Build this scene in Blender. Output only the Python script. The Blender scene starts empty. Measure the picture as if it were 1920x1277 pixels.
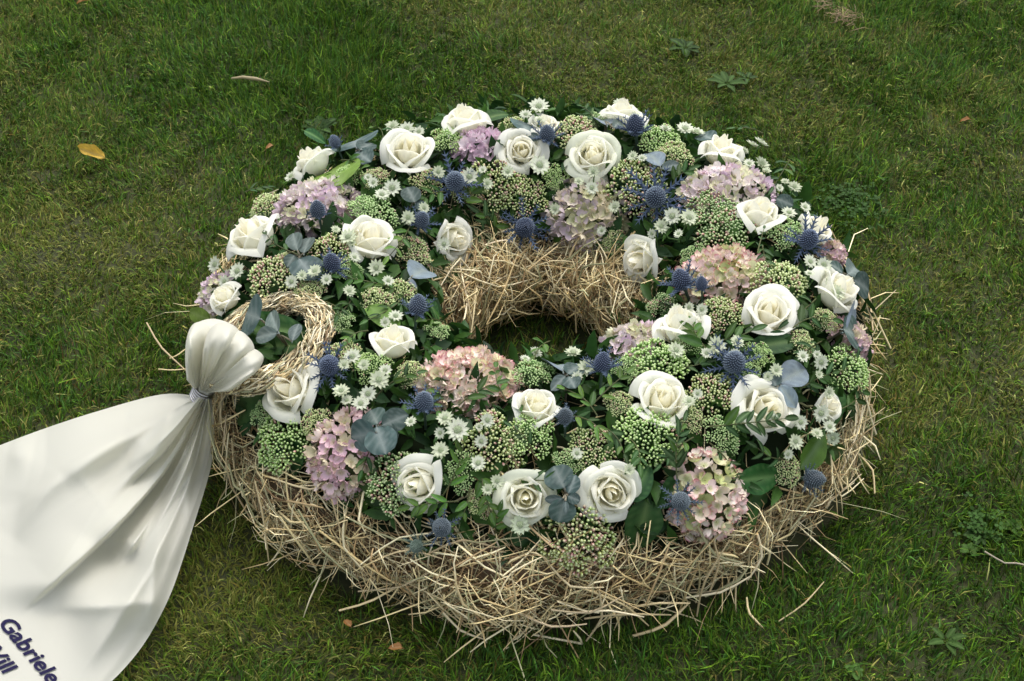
import bpy, math, random
import numpy as np
from mathutils import Vector, Matrix

S = bpy.context.scene
COL = S.collection
rad = math.radians
rng = np.random.default_rng(7)
random.seed(7)

# ------------------------------------------------------------------ camera
PITCH = rad(42.0); DIST = 1.75; F_PX = 1562 * DIST
TGT = np.array([-0.031, 0.052, 0.0])
FW = np.array([0, math.cos(PITCH), -math.sin(PITCH)])
UP = np.array([0, math.sin(PITCH), math.cos(PITCH)])
RT = np.array([1.0, 0, 0])
CAM = TGT - DIST * FW
cd = bpy.data.cameras.new('camera'); cam = bpy.data.objects.new('camera', cd); COL.objects.link(cam)
cam.location = CAM
cam.rotation_euler = (math.pi/2 - PITCH, 0, 0)
cd.sensor_width = 36; cd.lens = F_PX * 36 / 1920
cd.clip_start = 0.05; cd.clip_end = 500
cd.dof.use_dof = True; cd.dof.focus_distance = 1.62; cd.dof.aperture_fstop = 18
S.camera = cam

# ------------------------------------------------------------------ light
SUN_EL, SUN_AZ = rad(66), rad(15)          # azimuth clockwise from +Y (away from the camera)
w = bpy.data.worlds.new('World'); S.world = w; w.use_nodes = True
nt = w.node_tree; nt.nodes.clear()
sky = nt.nodes.new('ShaderNodeTexSky'); sky.sky_type = 'NISHITA'; sky.sun_disc = False
sky.sun_elevation = SUN_EL; sky.sun_rotation = SUN_AZ
sky.air_density = 1.0; sky.dust_density = 4.0; sky.ozone_density = 1.0
hs = nt.nodes.new('ShaderNodeHueSaturation'); hs.inputs['Saturation'].default_value = 0.38
bg = nt.nodes.new('ShaderNodeBackground'); bg.inputs['Strength'].default_value = 0.15
wo = nt.nodes.new('ShaderNodeOutputWorld')
nt.links.new(sky.outputs[0], hs.inputs['Color']); nt.links.new(hs.outputs[0], bg.inputs[0]); nt.links.new(bg.outputs[0], wo.inputs[0])
sl = bpy.data.lights.new('sun', 'SUN'); sl.energy = 0.5; sl.angle = rad(60); sl.color = (1.0, 0.96, 0.9)
sun = bpy.data.objects.new('sun', sl); COL.objects.link(sun)
sd = Vector((math.sin(SUN_AZ)*math.cos(SUN_EL), math.cos(SUN_AZ)*math.cos(SUN_EL), math.sin(SUN_EL)))
sun.rotation_euler = sd.to_track_quat('Z', 'Y').to_euler(); sun.location = (1, 2, 3)
S.view_settings.view_transform = 'Standard'; S.view_settings.look = 'None'
S.view_settings.gamma = 1; S.view_settings.use_curve_mapping = False
S.view_settings.exposure = 1.0
S.cycles.max_bounces = 10; S.cycles.transmission_bounces = 8; S.cycles.diffuse_bounces = 6
S.cycles.use_denoising = True

# ------------------------------------------------------------------ helpers
def ray(px, py):
    d = FW + RT*(px-960)/F_PX - UP*(py-638.5)/F_PX
    return d
def at(px, py, z=0.0):
    d = ray(px, py); return CAM + d*((z-CAM[2])/d[2])

_lat = np.random.default_rng(99).random((256, 256))
def vnoise(x, y, sc, seed=0):
    x = np.asarray(x)*sc + seed*17.3; y = np.asarray(y)*sc + seed*31.7
    xi = np.floor(x).astype(int); yi = np.floor(y).astype(int); fx = x-xi; fy = y-yi
    fx = fx*fx*(3-2*fx); fy = fy*fy*(3-2*fy)
    g = lambda a, b: _lat[a % 256, b % 256]
    return (g(xi, yi)*(1-fx)+g(xi+1, yi)*fx)*(1-fy)+(g(xi, yi+1)*(1-fx)+g(xi+1, yi+1)*fx)*fy

def mk_mesh(name, V, F, C=None, mat=None, smooth=True, A=None):
    """V (n,3); F (m,k) array or list of such arrays; C per-vertex colour (n,3)"""
    V = np.asarray(V, dtype=np.float32)
    Fs = F if isinstance(F, list) and np.ndim(F[0]) == 2 else [F]
    Fs = [np.asarray(f, dtype=np.int32) for f in Fs if len(f)]
    me = bpy.data.meshes.new(name)
    me.vertices.add(len(V)); me.vertices.foreach_set('co', V.ravel())
    loops = np.concatenate([f.ravel() for f in Fs]); tot = np.concatenate([np.full(len(f), f.shape[1], np.int32) for f in Fs])
    me.loops.add(len(loops)); me.loops.foreach_set('vertex_index', loops)
    me.polygons.add(len(tot))
    st = np.concatenate([[0], np.cumsum(tot)[:-1]]).astype(np.int32)
    me.polygons.foreach_set('loop_start', st); me.polygons.foreach_set('loop_total', tot)
    if smooth: me.polygons.foreach_set('use_smooth', np.ones(len(tot), bool))
    me.update(calc_edges=True)
    if C is not None:
        a = me.color_attributes.new('col', 'FLOAT_COLOR', 'POINT')
        cc = np.ones((len(V), 4), np.float32); cc[:, :3] = C; a.data.foreach_set('color', cc.ravel())
    if A is not None:
        a = me.attributes.new('edge', 'FLOAT', 'POINT'); a.data.foreach_set('value', np.asarray(A, np.float32))
    if mat: me.materials.append(mat)
    return me

class Acc:
    """collects shapes into one mesh"""
    def __init__(s): s.V=[]; s.C=[]; s.F={3:[],4:[]}; s.n=0
    def add(s, V, F, C):
        V = np.asarray(V, float); s.V.append(V); C = np.asarray(C, float)
        s.C.append(np.broadcast_to(C, V.shape) if C.ndim == 1 else C)
        for f in (F if isinstance(F, list) else [F]):
            f = np.asarray(f); s.F[f.shape[1]].append(f + s.n)
        s.n += len(V)
    def mesh(s, name, mat=None, smooth=True):
        return mk_mesh(name, np.concatenate(s.V), [np.concatenate(f) for f in s.F.values() if f], np.concatenate(s.C), mat, smooth)

def grid_faces(nu, nv, wrap=False):
    f = []
    for i in range(nu if wrap else nu-1):
        for j in range(nv-1):
            a = i*nv+j; b = ((i+1) % nu)*nv+j
            f.append((a, b, b+1, a+1))
    return np.array(f)

def ob(name, me, parent=None, loc=None, M=None):
    o = bpy.data.objects.new(name, me); COL.objects.link(o)
    if parent is not None: o.parent = parent
    if M is not None: o.matrix_basis = M
    elif loc is not None: o.location = loc
    return o
def tag(o, label=None, cat=None, group=None, kind=None):
    if label: o['label'] = label
    if cat: o['category'] = cat
    if group: o['group'] = group
    if kind: o['kind'] = kind
    return o
def frame(z, roll=0.0, yhint=(0, 0, 1)):
    z = Vector(z).normalized(); h = Vector(yhint)
    if abs(z.dot(h)) > 0.97: h = Vector((0, 1, 0))
    x = h.cross(z).normalized(); y = z.cross(x)
    R = Matrix((x, y, z)).transposed()
    return (R @ Matrix.Rotation(roll, 3, 'Z')).to_4x4()
def frame_yz(y, z):
    y = Vector(y).normalized(); z = Vector(z); x = y.cross(z).normalized(); z = x.cross(y)
    return Matrix((x, y, z)).transposed().to_4x4()
def TRS(loc, R, s=1.0):
    sc = Matrix.Diagonal((*((s, s, s) if np.isscalar(s) else s), 1))
    return Matrix.Translation(Vector(loc)) @ R @ sc

def tube(pts, r, n=6, col=(.2, .3, .1)):
    pts = np.asarray(pts, float); m = len(pts); r = np.broadcast_to(r, m)
    t = np.gradient(pts, axis=0); t /= np.linalg.norm(t, axis=1)[:, None]+1e-9
    h = np.array([0, 0, 1.]) if abs(t[0][2]) < .9 else np.array([1., 0, 0])
    V = np.zeros((m, n, 3)); u = np.cross(t[0], h); u /= np.linalg.norm(u)
    for i in range(m):
        u = u - t[i]*np.dot(u, t[i]); u /= np.linalg.norm(u); v = np.cross(t[i], u)
        a = np.arange(n)/n*2*np.pi
        V[i] = pts[i] + r[i]*(np.cos(a)[:, None]*u + np.sin(a)[:, None]*v)
    F = [(i*n+j, i*n+(j+1) % n, (i+1)*n+(j+1) % n, (i+1)*n+j) for i in range(m-1) for j in range(n)]
    return V.reshape(-1, 3), np.array(F), np.array(col)

# ------------------------------------------------------------------ materials
def mat(name, rough=.6, trans=0.0, vary=0.0, hue=0.0, bump=0.0, bscale=200, spec=.4, coat=0, sheen=0, metal=0, color=None, noise=0.0, nscale=40, tcol=None):
    m = bpy.data.materials.new(name); m.use_nodes = True; n = m.node_tree; n.nodes.clear(); L = n.links.new
    out = n.nodes.new('ShaderNodeOutputMaterial'); p = n.nodes.new('ShaderNodeBsdfPrincipled')
    p.inputs['Roughness'].default_value = rough; p.inputs['Specular IOR Level'].default_value = spec
    p.inputs['Coat Weight'].default_value = coat; p.inputs['Sheen Weight'].default_value = sheen; p.inputs['Metallic'].default_value = metal
    if color is None:
        a = n.nodes.new('ShaderNodeAttribute'); a.attribute_name = 'col'; c = a.outputs['Color']
    else:
        a = n.nodes.new('ShaderNodeRGB'); a.outputs[0].default_value = (*color, 1); c = a.outputs[0]
    if vary or hue:
        oi = n.nodes.new('ShaderNodeObjectInfo'); h = n.nodes.new('ShaderNodeHueSaturation')
        r1 = n.nodes.new('ShaderNodeMapRange'); r1.inputs[3].default_value = 1-vary; r1.inputs[4].default_value = 1+vary
        L(oi.outputs['Random'], r1.inputs[0]); L(r1.outputs[0], h.inputs['Value'])
        mm = n.nodes.new('ShaderNodeMath'); mm.operation = 'MULTIPLY'; mm.inputs[1].default_value = 7.13; L(oi.outputs['Random'], mm.inputs[0])
        fr = n.nodes.new('ShaderNodeMath'); fr.operation = 'FRACT'; L(mm.outputs[0], fr.inputs[0])
        r2 = n.nodes.new('ShaderNodeMapRange'); r2.inputs[3].default_value = .5-hue; r2.inputs[4].default_value = .5+hue
        L(fr.outputs[0], r2.inputs[0]); L(r2.outputs[0], h.inputs['Hue']); L(c, h.inputs['Color']); c = h.outputs[0]
    if noise:
        tc = n.nodes.new('ShaderNodeTexCoord'); nz = n.nodes.new('ShaderNodeTexNoise'); nz.inputs['Scale'].default_value = nscale; nz.inputs['Detail'].default_value = 6
        L(tc.outputs['Object'], nz.inputs['Vector'])
        r = n.nodes.new('ShaderNodeMapRange'); r.inputs[1].default_value = .3; r.inputs[2].default_value = .7; r.inputs[3].default_value = 1-noise; r.inputs[4].default_value = 1+noise
        L(nz.outputs[0], r.inputs[0]); h = n.nodes.new('ShaderNodeHueSaturation'); L(r.outputs[0], h.inputs['Value']); L(c, h.inputs['Color']); c = h.outputs[0]
    L(c, p.inputs['Base Color'])
    if bump:
        nz = n.nodes.new('ShaderNodeTexNoise'); nz.inputs['Scale'].default_value = bscale; nz.inputs['Detail'].default_value = 4
        tc = n.nodes.new('ShaderNodeTexCoord'); L(tc.outputs['Object'], nz.inputs['Vector'])
        b = n.nodes.new('ShaderNodeBump'); b.inputs['Strength'].default_value = bump; b.inputs['Distance'].default_value = .001
        L(nz.outputs[0], b.inputs['Height']); L(b.outputs[0], p.inputs['Normal'])
    if trans:
        t = n.nodes.new('ShaderNodeBsdfTranslucent'); mx = n.nodes.new('ShaderNodeMixShader'); mx.inputs[0].default_value = trans
        L(c, t.inputs[0]); L(p.outputs[0], mx.inputs[1]); L(t.outputs[0], mx.inputs[2]); L(mx.outputs[0], out.inputs[0])
    else: L(p.outputs[0], out.inputs[0])
    return m

M_ROSE = mat('rose_petal', noise=.035, nscale=60, bump=.12, bscale=90, rough=.55, trans=.42, vary=.03, hue=.004, spec=.25, sheen=.1)
M_LEAF = mat('leaf_glossy', noise=.16, nscale=160, rough=.45, trans=.18, vary=.3, hue=.016, spec=.18, bump=.25, bscale=300)
M_MOSS = mat('moss', rough=.95, spec=.05)
M_EUC = mat('leaf_waxy', rough=.6, trans=.08, vary=.25, hue=.02, spec=.22, noise=.2, nscale=90, bump=.3, bscale=400)
M_BUD = mat('sedum_bud', rough=.5, trans=.1, spec=.35)
M_THIS = mat('thistle', rough=.55, vary=.15, spec=.35)
M_AST = mat('masterwort', rough=.6, trans=.3, vary=.06)
M_STRAW = mat('straw', rough=.5, trans=.1, spec=.4)
M_STRAWP = mat('straw_piece', rough=.45, trans=.1, spec=.4, vary=.3, hue=.012)
M_GRASS = mat('grass_blades', rough=.6, trans=.18, spec=.14)
M_WEED = mat('weed_leaf', rough=.6, trans=.15, vary=.15, spec=.12)
M_DRYLEAF = mat('dry_leaf', rough=.6, trans=.25, noise=.12, nscale=150)
M_RIB = mat('satin_ribbon', rough=.7, trans=.42, spec=.10, sheen=.05, color=(.755, .745, .65), bump=.05, bscale=900)
M_INK = mat('ribbon_print', rough=.75, spec=.05, color=(.016, .014, .045), noise=.15, nscale=300)
M_WIRE = mat('silver_wire', rough=.22, metal=1, color=(.46, .45, .45))

def ground_material():
    m = bpy.data.materials.new('lawn_soil'); m.use_nodes = True; n = m.node_tree; L = n.links.new; p = n.nodes['Principled BSDF']
    p.inputs['Roughness'].default_value = .95
    tc = n.nodes.new('ShaderNodeTexCoord'); a = n.nodes.new('ShaderNodeTexNoise'); a.inputs['Scale'].default_value = 60; a.inputs['Detail'].default_value = 10
    b = n.nodes.new('ShaderNodeTexNoise'); b.inputs['Scale'].default_value = 2.2; b.inputs['Detail'].default_value = 5
    L(tc.outputs['Object'], a.inputs['Vector']); L(tc.outputs['Object'], b.inputs['Vector'])
    r = n.nodes.new('ShaderNodeValToRGB'); e = r.color_ramp.elements
    e[0].position = .35; e[0].color = (.012, .018, .004, 1); e[1].position = .7; e[1].color = (.05, .075, .014, 1)
    x = e.new(.55); x.color = (.032, .036, .010, 1)
    L(a.outputs[0], r.inputs[0]); mx = n.nodes.new('ShaderNodeMix'); mx.data_type = 'RGBA'; mx.inputs[0].default_value = .4
    r2 = n.nodes.new('ShaderNodeValToRGB'); r2.color_ramp.elements[0].color = (.02, .04, .008, 1); r2.color_ramp.elements[1].color = (.07, .06, .02, 1)
    L(b.outputs[0], r2.inputs[0]); L(r.outputs[0], mx.inputs[6]); L(r2.outputs[0], mx.inputs[7]); L(mx.outputs[2], p.inputs['Base Color'])
    bp = n.nodes.new('ShaderNodeBump'); bp.inputs['Distance'].default_value = .004; L(a.outputs[0], bp.inputs['Height']); L(bp.outputs[0], p.inputs['Normal'])
    return m

# ------------------------------------------------------------------ ring surfaces
def ring_wob(th): return 1 + .02*np.sin(3*th+1.0) + .012*np.sin(5*th+2.2)
RM, HW = .240, .128
def flower_h(x, y):
    r = np.hypot(x, y); s = (r-RM)/HW
    return np.where(np.abs(s) < 1, .10 + .085*np.sqrt(np.clip(1-s*s, 0, 1)), .10-.9*(np.abs(s)-1)*HW*2)
def hit(px, py):
    """where the view ray meets the rounded band of flowers (or passes closest to it)"""
    d = ray(px, py); d = d/np.linalg.norm(d)
    t0 = (0.30-CAM[2])/d[2]; t = t0 + np.arange(0, .42, .001)
    P = CAM + t[:, None]*d; r = np.hypot(P[:, 0], P[:, 1]); q = ((r-RM)/HW)**2 + ((P[:, 2]-.095)/.09)**2
    i = int(np.argmax(q <= 1)) if (q <= 1).any() else int(np.argmin(q)); p = P[i]
    nr = (r[i]-RM)/HW**2; nz = (p[2]-.095)/.09**2; n = np.array([nr*p[0]/r[i], nr*p[1]/r[i], nz]); n /= np.linalg.norm(n)
    return p, n
def px_size(p):            # metres per photo pixel at p
    return np.dot(p-CAM, FW)/F_PX

# ------------------------------------------------------------------ labels by landmarks
LM = [(595,372,'the lilac hydrangea at upper left'), (900,268,'the small pink hydrangea at the back'), (1095,395,'the mauve-green hydrangea above the hole'),
 (1365,345,'the large lilac hydrangea at upper right'), (1355,505,'the red-edged hydrangea at right'), (880,700,'the cream-pink hydrangea near the middle'),
 (640,845,'the mauve hydrangea at lower left'), (1330,925,'the cupped pink hydrangea at the front'), (1190,632,'the pale pink hydrangea by the hole'),
 (1600,630,'the pink hydrangea at the right rim'), (405,540,'the lilac hydrangea at the left rim'), (985,930,'the frilly greenish front rose'), (1145,922,'the open front rose'),
 (1430,770,'the rose under the leafy spray'), (1440,592,'the fully open rose at right'), (1240,755,'the tall cream rose right of centre'),
 (1112,295,'the greenish cup rose at the back'), (767,291,'the big open rose at upper left'), (690,455,'the white rose left of the hole'),
 (1210,485,'the rose overhanging the hole'), (735,648,'the pointed rose near the middle'), (550,735,'the rose under the straw ring'), (520,640,'the small straw ring'), (1560,552,'the rounded rose at right rim'), (480,452,'the large side-on rose'), (845,448,'the rose drooping into the hole'), (790,908,'the half-open rosebud at front'),
 (1002,770,'the small rosebud below the hole'), (1420,412,'the tall side-on rose'), (1522,438,'the pointed rose at right rim'), (978,286,'the open rose at the back'), (1547,762,'the small pale rose'), (1166,226,'the rose on the back rim'), (1350,285,'the rose behind the large lilac hydrangea')]
USED = {}
def where(px, py, prefix, skip=None):
    c = sorted([(math.hypot(px-a, (py-b)*1.2), a, b, n) for a, b, n in LM if n != skip])
    def rel(a, b):
        dx, dy = px-a, py-b; s = []
        if abs(dy) > .4*abs(dx): s.append('above' if dy < 0 else 'below')
        if abs(dx) > .4*abs(dy): s.append('left of' if dx < 0 else 'right of')
        return ' '.join(s) if len(s) < 2 else s[0] + ' and ' + s[1]
    short = lambda t: t.replace(' at upper ', ' upper ').replace('in the middle', 'in middle')
    for mod in ('', 'close ', 'just '):
        for d, a, b, n in c[:3]:
            lab = f'{prefix} {rel(a, b)} {n}'
            if d > 170 and n != c[0][3]: continue
            if len(lab.split()) <= 16 and lab not in USED:
                USED[lab] = 1; return lab
        break
    for i, j in ((0, 1), (0, 2), (1, 2), (0, 3), (1, 3)):
        for pf in (prefix, prefix.replace('sprig of white masterwort blooms', 'masterwort sprig').replace('light green slender-leaved spray', 'slender-leaved spray').replace('sedum cluster', 'sedum').replace('blue spiky sea holly head', 'blue sea holly').replace('narrow-leaved dark spray', 'dark spray').replace('leafy spray', 'spray')):
            lab = f'{pf} between {c[i][3]} and {c[j][3]}'
            if len(lab.split()) > 16: continue
            if lab not in USED: USED[lab] = 1; return lab
    lab = f'smaller {prefix} {rel(c[3][1], c[3][2])} {c[3][3]}'; USED[lab] = 1
    return lab

# ================================================================== GROUND
gx = 60
gme = mk_mesh('ground', [(-gx, -gx, 0), (gx, -gx, 0), (gx, gx, 0), (-gx, gx, 0)], [(0, 1, 2, 3)], mat=ground_material())
tag(ob('ground', gme), kind='structure')

# dry and lush patches, given where they lie on the lawn
PATCH = [(100,330,.16,.55),(260,470,.14,.55),(240,400,.10,.5),(360,1120,.13,1.0),(500,1060,.10,.8),(60,560,.12,.4),(1560,60,.10,.5),(1640,250,.2,.35),(1050,90,.2,.5),
 (1750,640,.22,.5),(1700,820,.12,.4),(470,100,.28,-.8),(760,150,.22,-.8),(200,150,.1,.1),(180,360,.08,-.7),(150,700,.15,-.5),(1750,60,.3,-.7),(1590,400,.1,-.6),(1100,1240,.3,-.5),(1850,1100,.2,-.3),
 (1830,380,.2,-.1),(1450,1230,.2,-.1),(950,180,.12,.1),(1250,140,.14,.3),(640,170,.1,-.6),(30,250,.1,.3),(330,230,.12,.3),(1600,1000,.14,-.2)]
PW = [(at(a, b)[:2], r, s*.75) for a, b, r, s in PATCH]
def dryness(x, y):
    d = (vnoise(x, y, 3.2, 1)-.5)*.9 + (vnoise(x, y, 9, 2)-.5)*.8 + (vnoise(x, y, 26, 3)-.5)*.7
    for (c, r, s) in PW: d = d + s*np.exp(-((x-c[0])**2+(y-c[1])**2)/(r*r))
    return d
RIB_A = np.array([(368,742),(300,740),(180,772),(60,812),(-90,870),(-300,950)], float)
RIB_B = np.array([(397,745),(400,850),(363,985),(308,1140),(225,1262),(60,1400)], float)
def in_poly(x, y, poly):
    ins = np.zeros(len(x), bool); j = len(poly)-1
    for i in range(len(poly)):
        xi, yi = poly[i]; xj, yj = poly[j]
        ins ^= ((yi > y) != (yj > y)) & (x < (xj-xi)*(y-yi)/(yj-yi+1e-12)+xi); j = i
    return ins
RIBPOLY = [tuple(at(a, b)[:2]) for a, b in np.vstack([RIB_A, RIB_B[::-1]])]

def make_grass(n, region, hmin, hmax, seed, wmul=1.0):
    g = np.random.default_rng(seed)
    y = g.uniform(region[2], region[3], n); x = g.uniform(region[0], region[1], n)
    if region[4]:      # trapezoid seen by the camera plus a margin
        half = (y-CAM[1])*.43+.17; keep = np.abs(x-CAM[0]) < half
        x, y = x[keep], y[keep]
    r = np.hypot(x, y); keep = ~((r > .13) & (r < .385))
    if not region[4]:
        half = (y-CAM[1])*.43+.17; keep &= ~((np.abs(x-CAM[0]) < half) & (y > -.66) & (y < 1.30))
    # clumped density
    keep &= g.random(len(x)) < .22+1.3*vnoise(x, y, 95, 5)
    x, y = x[keep], y[keep]; n = len(x)
    d = dryness(x, y); clump = vnoise(x, y, 45, 7); lush = vnoise(x, y, 6, 9)
    Hh = g.uniform(hmin, hmax, n)*(.75+.5*clump)*(.8+.5*lush)*np.clip(1-.25*d, .6, 1.3)
    az = vnoise(x, y, 8, 11)*9 + g.normal(0, 1.3, n)
    lean = np.clip(g.normal(.75, .38, n) + .15*d, .1, 1.45)
    dry = g.random(n) < np.clip(.24 + .36*d, .04, .75)
    lean[dry] += .25; lean = np.clip(lean, .1, 1.5)
    hole = (np.hypot(x, y) < .14) & (g.random(n) < .6)  # most blades in the hole are cropped, bare dark soil standing in for shade
    Hh = np.where(hole, .0015, Hh)
    Wd = (.0006+.0016*g.random(n)**2)*wmul
    dirx, diry = np.cos(az), np.sin(az)
    l1 = lean*.55; l2 = lean*1.35
    P0 = np.stack([x, y, np.full(n, -.001)], 1)
    P1 = P0 + Hh[:, None]*.5*np.stack([dirx*np.sin(l1), diry*np.sin(l1), np.cos(l1)], 1)
    z2 = np.cos(l2); z2 = np.maximum(z2, -.35)
    P2 = P1 + Hh[:, None]*.55*np.stack([dirx*np.sin(l2), diry*np.sin(l2), z2], 1)
    P2[:, 2] = np.maximum(P2[:, 2], .001)
    m = in_poly(x, y, RIBPOLY)
    for P in (P0, P1, P2): P[m, 2] *= .3
    for P in (P1, P2): P[:, 2] = np.where(in_poly(P[:, 0], P[:, 1], RIBPOLY), np.minimum(P[:, 2], .009), P[:, 2])
    P2[:, 2] = np.where(in_poly(P2[:, 0], P2[:, 1], RIBPOLY), np.minimum(P2[:, 2], .008), P2[:, 2])
    sa = az + np.pi/2 + g.normal(0, .5, n); sx = np.stack([np.cos(sa), np.sin(sa), np.zeros(n)], 1)*Wd[:, None]*.5
    V = np.stack([P0-sx*.8, P0+sx*.8, P1+sx, P1-sx, P2], 1).reshape(-1, 3)
    i0 = np.arange(n)*5
    Q = np.stack([i0, i0+1, i0+2, i0+3], 1); T = np.stack([i0+3, i0+2, i0+4], 1)
    gr = np.array([[.042, .082, .010], [.070, .112, .012], [.024, .058, .010], [.095, .122, .022], [.045, .088, .026]])
    dr = np.array([[.15, .115, .050], [.11, .078, .032], [.25, .21, .11], [.085, .080, .024], [.095, .05, .02]])
    c = np.where(dry[:, None], dr[g.choice(5, n, p=[.3, .2, .12, .28, .1])], gr[g.integers(0, 5, n)])
    c = c*np.exp(.52*g.normal(0, 1, n)-.05)[:, None].clip(.25, 3.0)
    mixd = np.clip(.35*d+.1, 0, .5)[:, None]; c = c*(1-mixd) + np.array([.12, .115, .022])*mixd; c = c*np.array([1.12, 1.38, .84])
    return V, [Q, T], np.repeat(c, 5, axis=0)
a = Acc()
a.add(*make_grass(980000, (-1.35, 1.35, -.68, 1.32, True), .009, .023, 21))
a.add(*make_grass(230000, (-2.3, 2.3, -1.5, 2.7, False), .016, .036, 22, 2.6))
tag(ob('grass', a.mesh('grass', M_GRASS, smooth=False)), kind='stuff')

# ================================================================== STRAW RING
SR, SHW, SH = .236, .112, .120
def straw_sec(th, al, k=1.0):
    """point and outward normal on the straw hump"""
    wob = 1 + .035*np.sin(3*th+.5) + .035*np.sin(7*th) + .03*np.sin(11*th+1) + .02*np.sin(19*th+2)
    front = np.clip(.5-.62*np.sin(th+.35), 0, 1)
    hw = SHW*wob*(1+.30*front*np.clip(np.sin(al), 0, 1)+.36*np.clip(.45+np.sin(th), 0, 1)*np.clip(-np.sin(al), 0, 1)); ca, sa = np.cos(al), np.sin(al)
    r = SR + hw*np.sign(sa)*np.abs(sa)**.75*k; z = SH*wob*.5 + SH*.5*wob*np.sign(ca)*np.abs(ca)**.75*k
    return r, z
def straw_pt(th, al, off=0.0):
    r, z = straw_sec(th, al); nr, nz = np.sin(al), np.cos(al)
    r = r + nr*off; z = z + nz*off
    P = np.stack([r*np.cos(th), r*np.sin(th), z], 1)
    N = np.stack([nr*np.cos(th), nr*np.sin(th), nz], 1)
    T1 = np.stack([-np.sin(th), np.cos(th), 0*th], 1)
    return P, N, T1, np.cross(N, T1)
def prisms(P0, P1, P2, W, C, up):
    """flattened, slightly kinked stalks through three points"""
    n = len(P0); g = np.random.default_rng(n)
    D = P2-P0; L = np.linalg.norm(D, axis=1)[:, None]+1e-9; D = D/L
    s = np.cross(D, up); s /= np.linalg.norm(s, axis=1)[:, None]+1e-9; u = np.cross(s, D)
    tw = g.normal(0, .7, n)[:, None]; s, u = s*np.cos(tw)+u*np.sin(tw), u*np.cos(tw)-s*np.sin(tw)
    a = s*W[:, None]*.5; b = u*W[:, None]*.20
    kink = g.normal(0, .035, (n, 1))*L*s + g.normal(0, .02, (n, 1))*L*u
    Q1 = P0*.45+P1*.55+kink; Q2 = P1*.5+P2*.5-kink*.8
    rings = []
    for P, k in ((P0, .7), (Q1, 1.0), (Q2, .95), (P2, .5)): rings += [P-a*k, P+a*k, P+b*k]
    V = np.stack(rings, 1).reshape(-1, 3); i = np.arange(n)*12
    F = []
    for q in (0, 3, 6):
        for e in range(3):
            F.append(np.stack([i+q+e, i+q+(e+1) % 3, i+q+3+(e+1) % 3, i+q+3+e], 1))
    T = [np.stack([i, i+2, i+1], 1), np.stack([i+9, i+10, i+11], 1)]
    return V, [np.concatenate(F), np.concatenate(T)], np.repeat(C, 12, axis=0)
STRAWC = np.array([[.78, .67, .40], [.58, .46, .25], [.95, .88, .64], [.34, .24, .13], [.42, .43, .26], [.74, .65, .42], [.18, .115, .06], [.52, .37, .21]])
def straw_col(g, n, p=(.2, .17, .12, .12, .14, .13, .06, .06)):
    c = STRAWC[g.choice(8, n, p=p)]; return c*np.exp(.28*g.normal(0, 1, n))[:, None].clip(.35, 1.4)*np.array([1.12, 1.08, .96])
def scatter_straw(n, seed, lmin, lmax, wmin, wmax, omin, omax, norm=.12, gam=.75, al=(-1.9, 1.9)):
    g = np.random.default_rng(seed)
    th = g.uniform(0, 2*np.pi, n); al = g.uniform(al[0], al[1], n)
    off = g.uniform(omin, omax, n) + .010*(vnoise(th*3, al*3, 1.5, 4)-.4)
    P, N, T1, T2 = straw_pt(th, al, off)
    ga = g.normal(0, gam, n) + np.where(g.random(n) < .22, np.pi/2, 0) + (vnoise(th*6, al*2, 1, 8)-.5)*2.2
    D = np.cos(ga)[:, None]*T1 + np.sin(ga)[:, None]*T2 + g.normal(0, norm, n)[:, None]*N
    D /= np.linalg.norm(D, axis=1)[:, None]
    L = lmin + (lmax-lmin)*g.random(n)**1.8; W = wmin + (wmax-wmin)*g.random(n)**1.7
    P0 = P - D*L[:, None]/2; P2 = P + D*L[:, None]/2
    bend = g.normal(0, .11, n)[:, None]*L[:, None]
    P1 = P + N*(np.abs(bend)+.05*L[:, None]) + np.cross(D, N)*bend
    for Q in (P0, P1, P2): Q[:, 2] = np.maximum(Q[:, 2], .004+g.random(n)*.01)
    return P0, P1, P2, W, N
base = bpy.data.objects.new('straw_wreath', None); COL.objects.link(base); base.location = (0, 0, 0)
tag(base, 'large thick ring of dry straw lying on the lawn under the flowers', 'straw wreath')
# core
nt_, na_ = 96, 20
th = np.repeat(np.arange(nt_)/nt_*2*np.pi, na_); al = np.tile(np.linspace(-np.pi, np.pi, na_), nt_)
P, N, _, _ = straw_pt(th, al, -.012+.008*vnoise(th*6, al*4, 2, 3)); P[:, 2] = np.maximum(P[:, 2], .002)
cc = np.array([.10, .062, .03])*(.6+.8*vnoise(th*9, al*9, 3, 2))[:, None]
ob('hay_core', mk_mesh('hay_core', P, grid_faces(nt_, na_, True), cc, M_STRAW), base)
a = Acc()
def straws(n, seed, *ar, p=None, mul=1.0, **kw):
    P0, P1, P2, W, N = scatter_straw(n, seed, *ar, **kw); c = straw_col(np.random.default_rng(seed+500), n, p)*mul
    a.add(*prisms(P0, P1, P2, W, c, N))
straws(17000, 31, .008, .035, .0005, .0016, -.012, .003, p=(.1, .15, .05, .2, .14, .1, .14, .12), norm=.3, gam=1.2)
straws(13000, 35, .012, .05, .0005, .0024, -.006, .008, p=(.14, .15, .08, .17, .16, .1, .1, .1), norm=.2, gam=1.0)
straws(7000, 32, .02, .085, .0007, .0022, -.002, .011, p=(.2, .15, .16, .12, .13, .12, .06, .06), norm=.16, gam=.9)
straws(1300, 33, .025, .08, .0008, .0028, .004, .018, p=(.28, .12, .32, .03, .08, .13, .02, .02), norm=.22, gam=1.1, mul=1.1)
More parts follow.
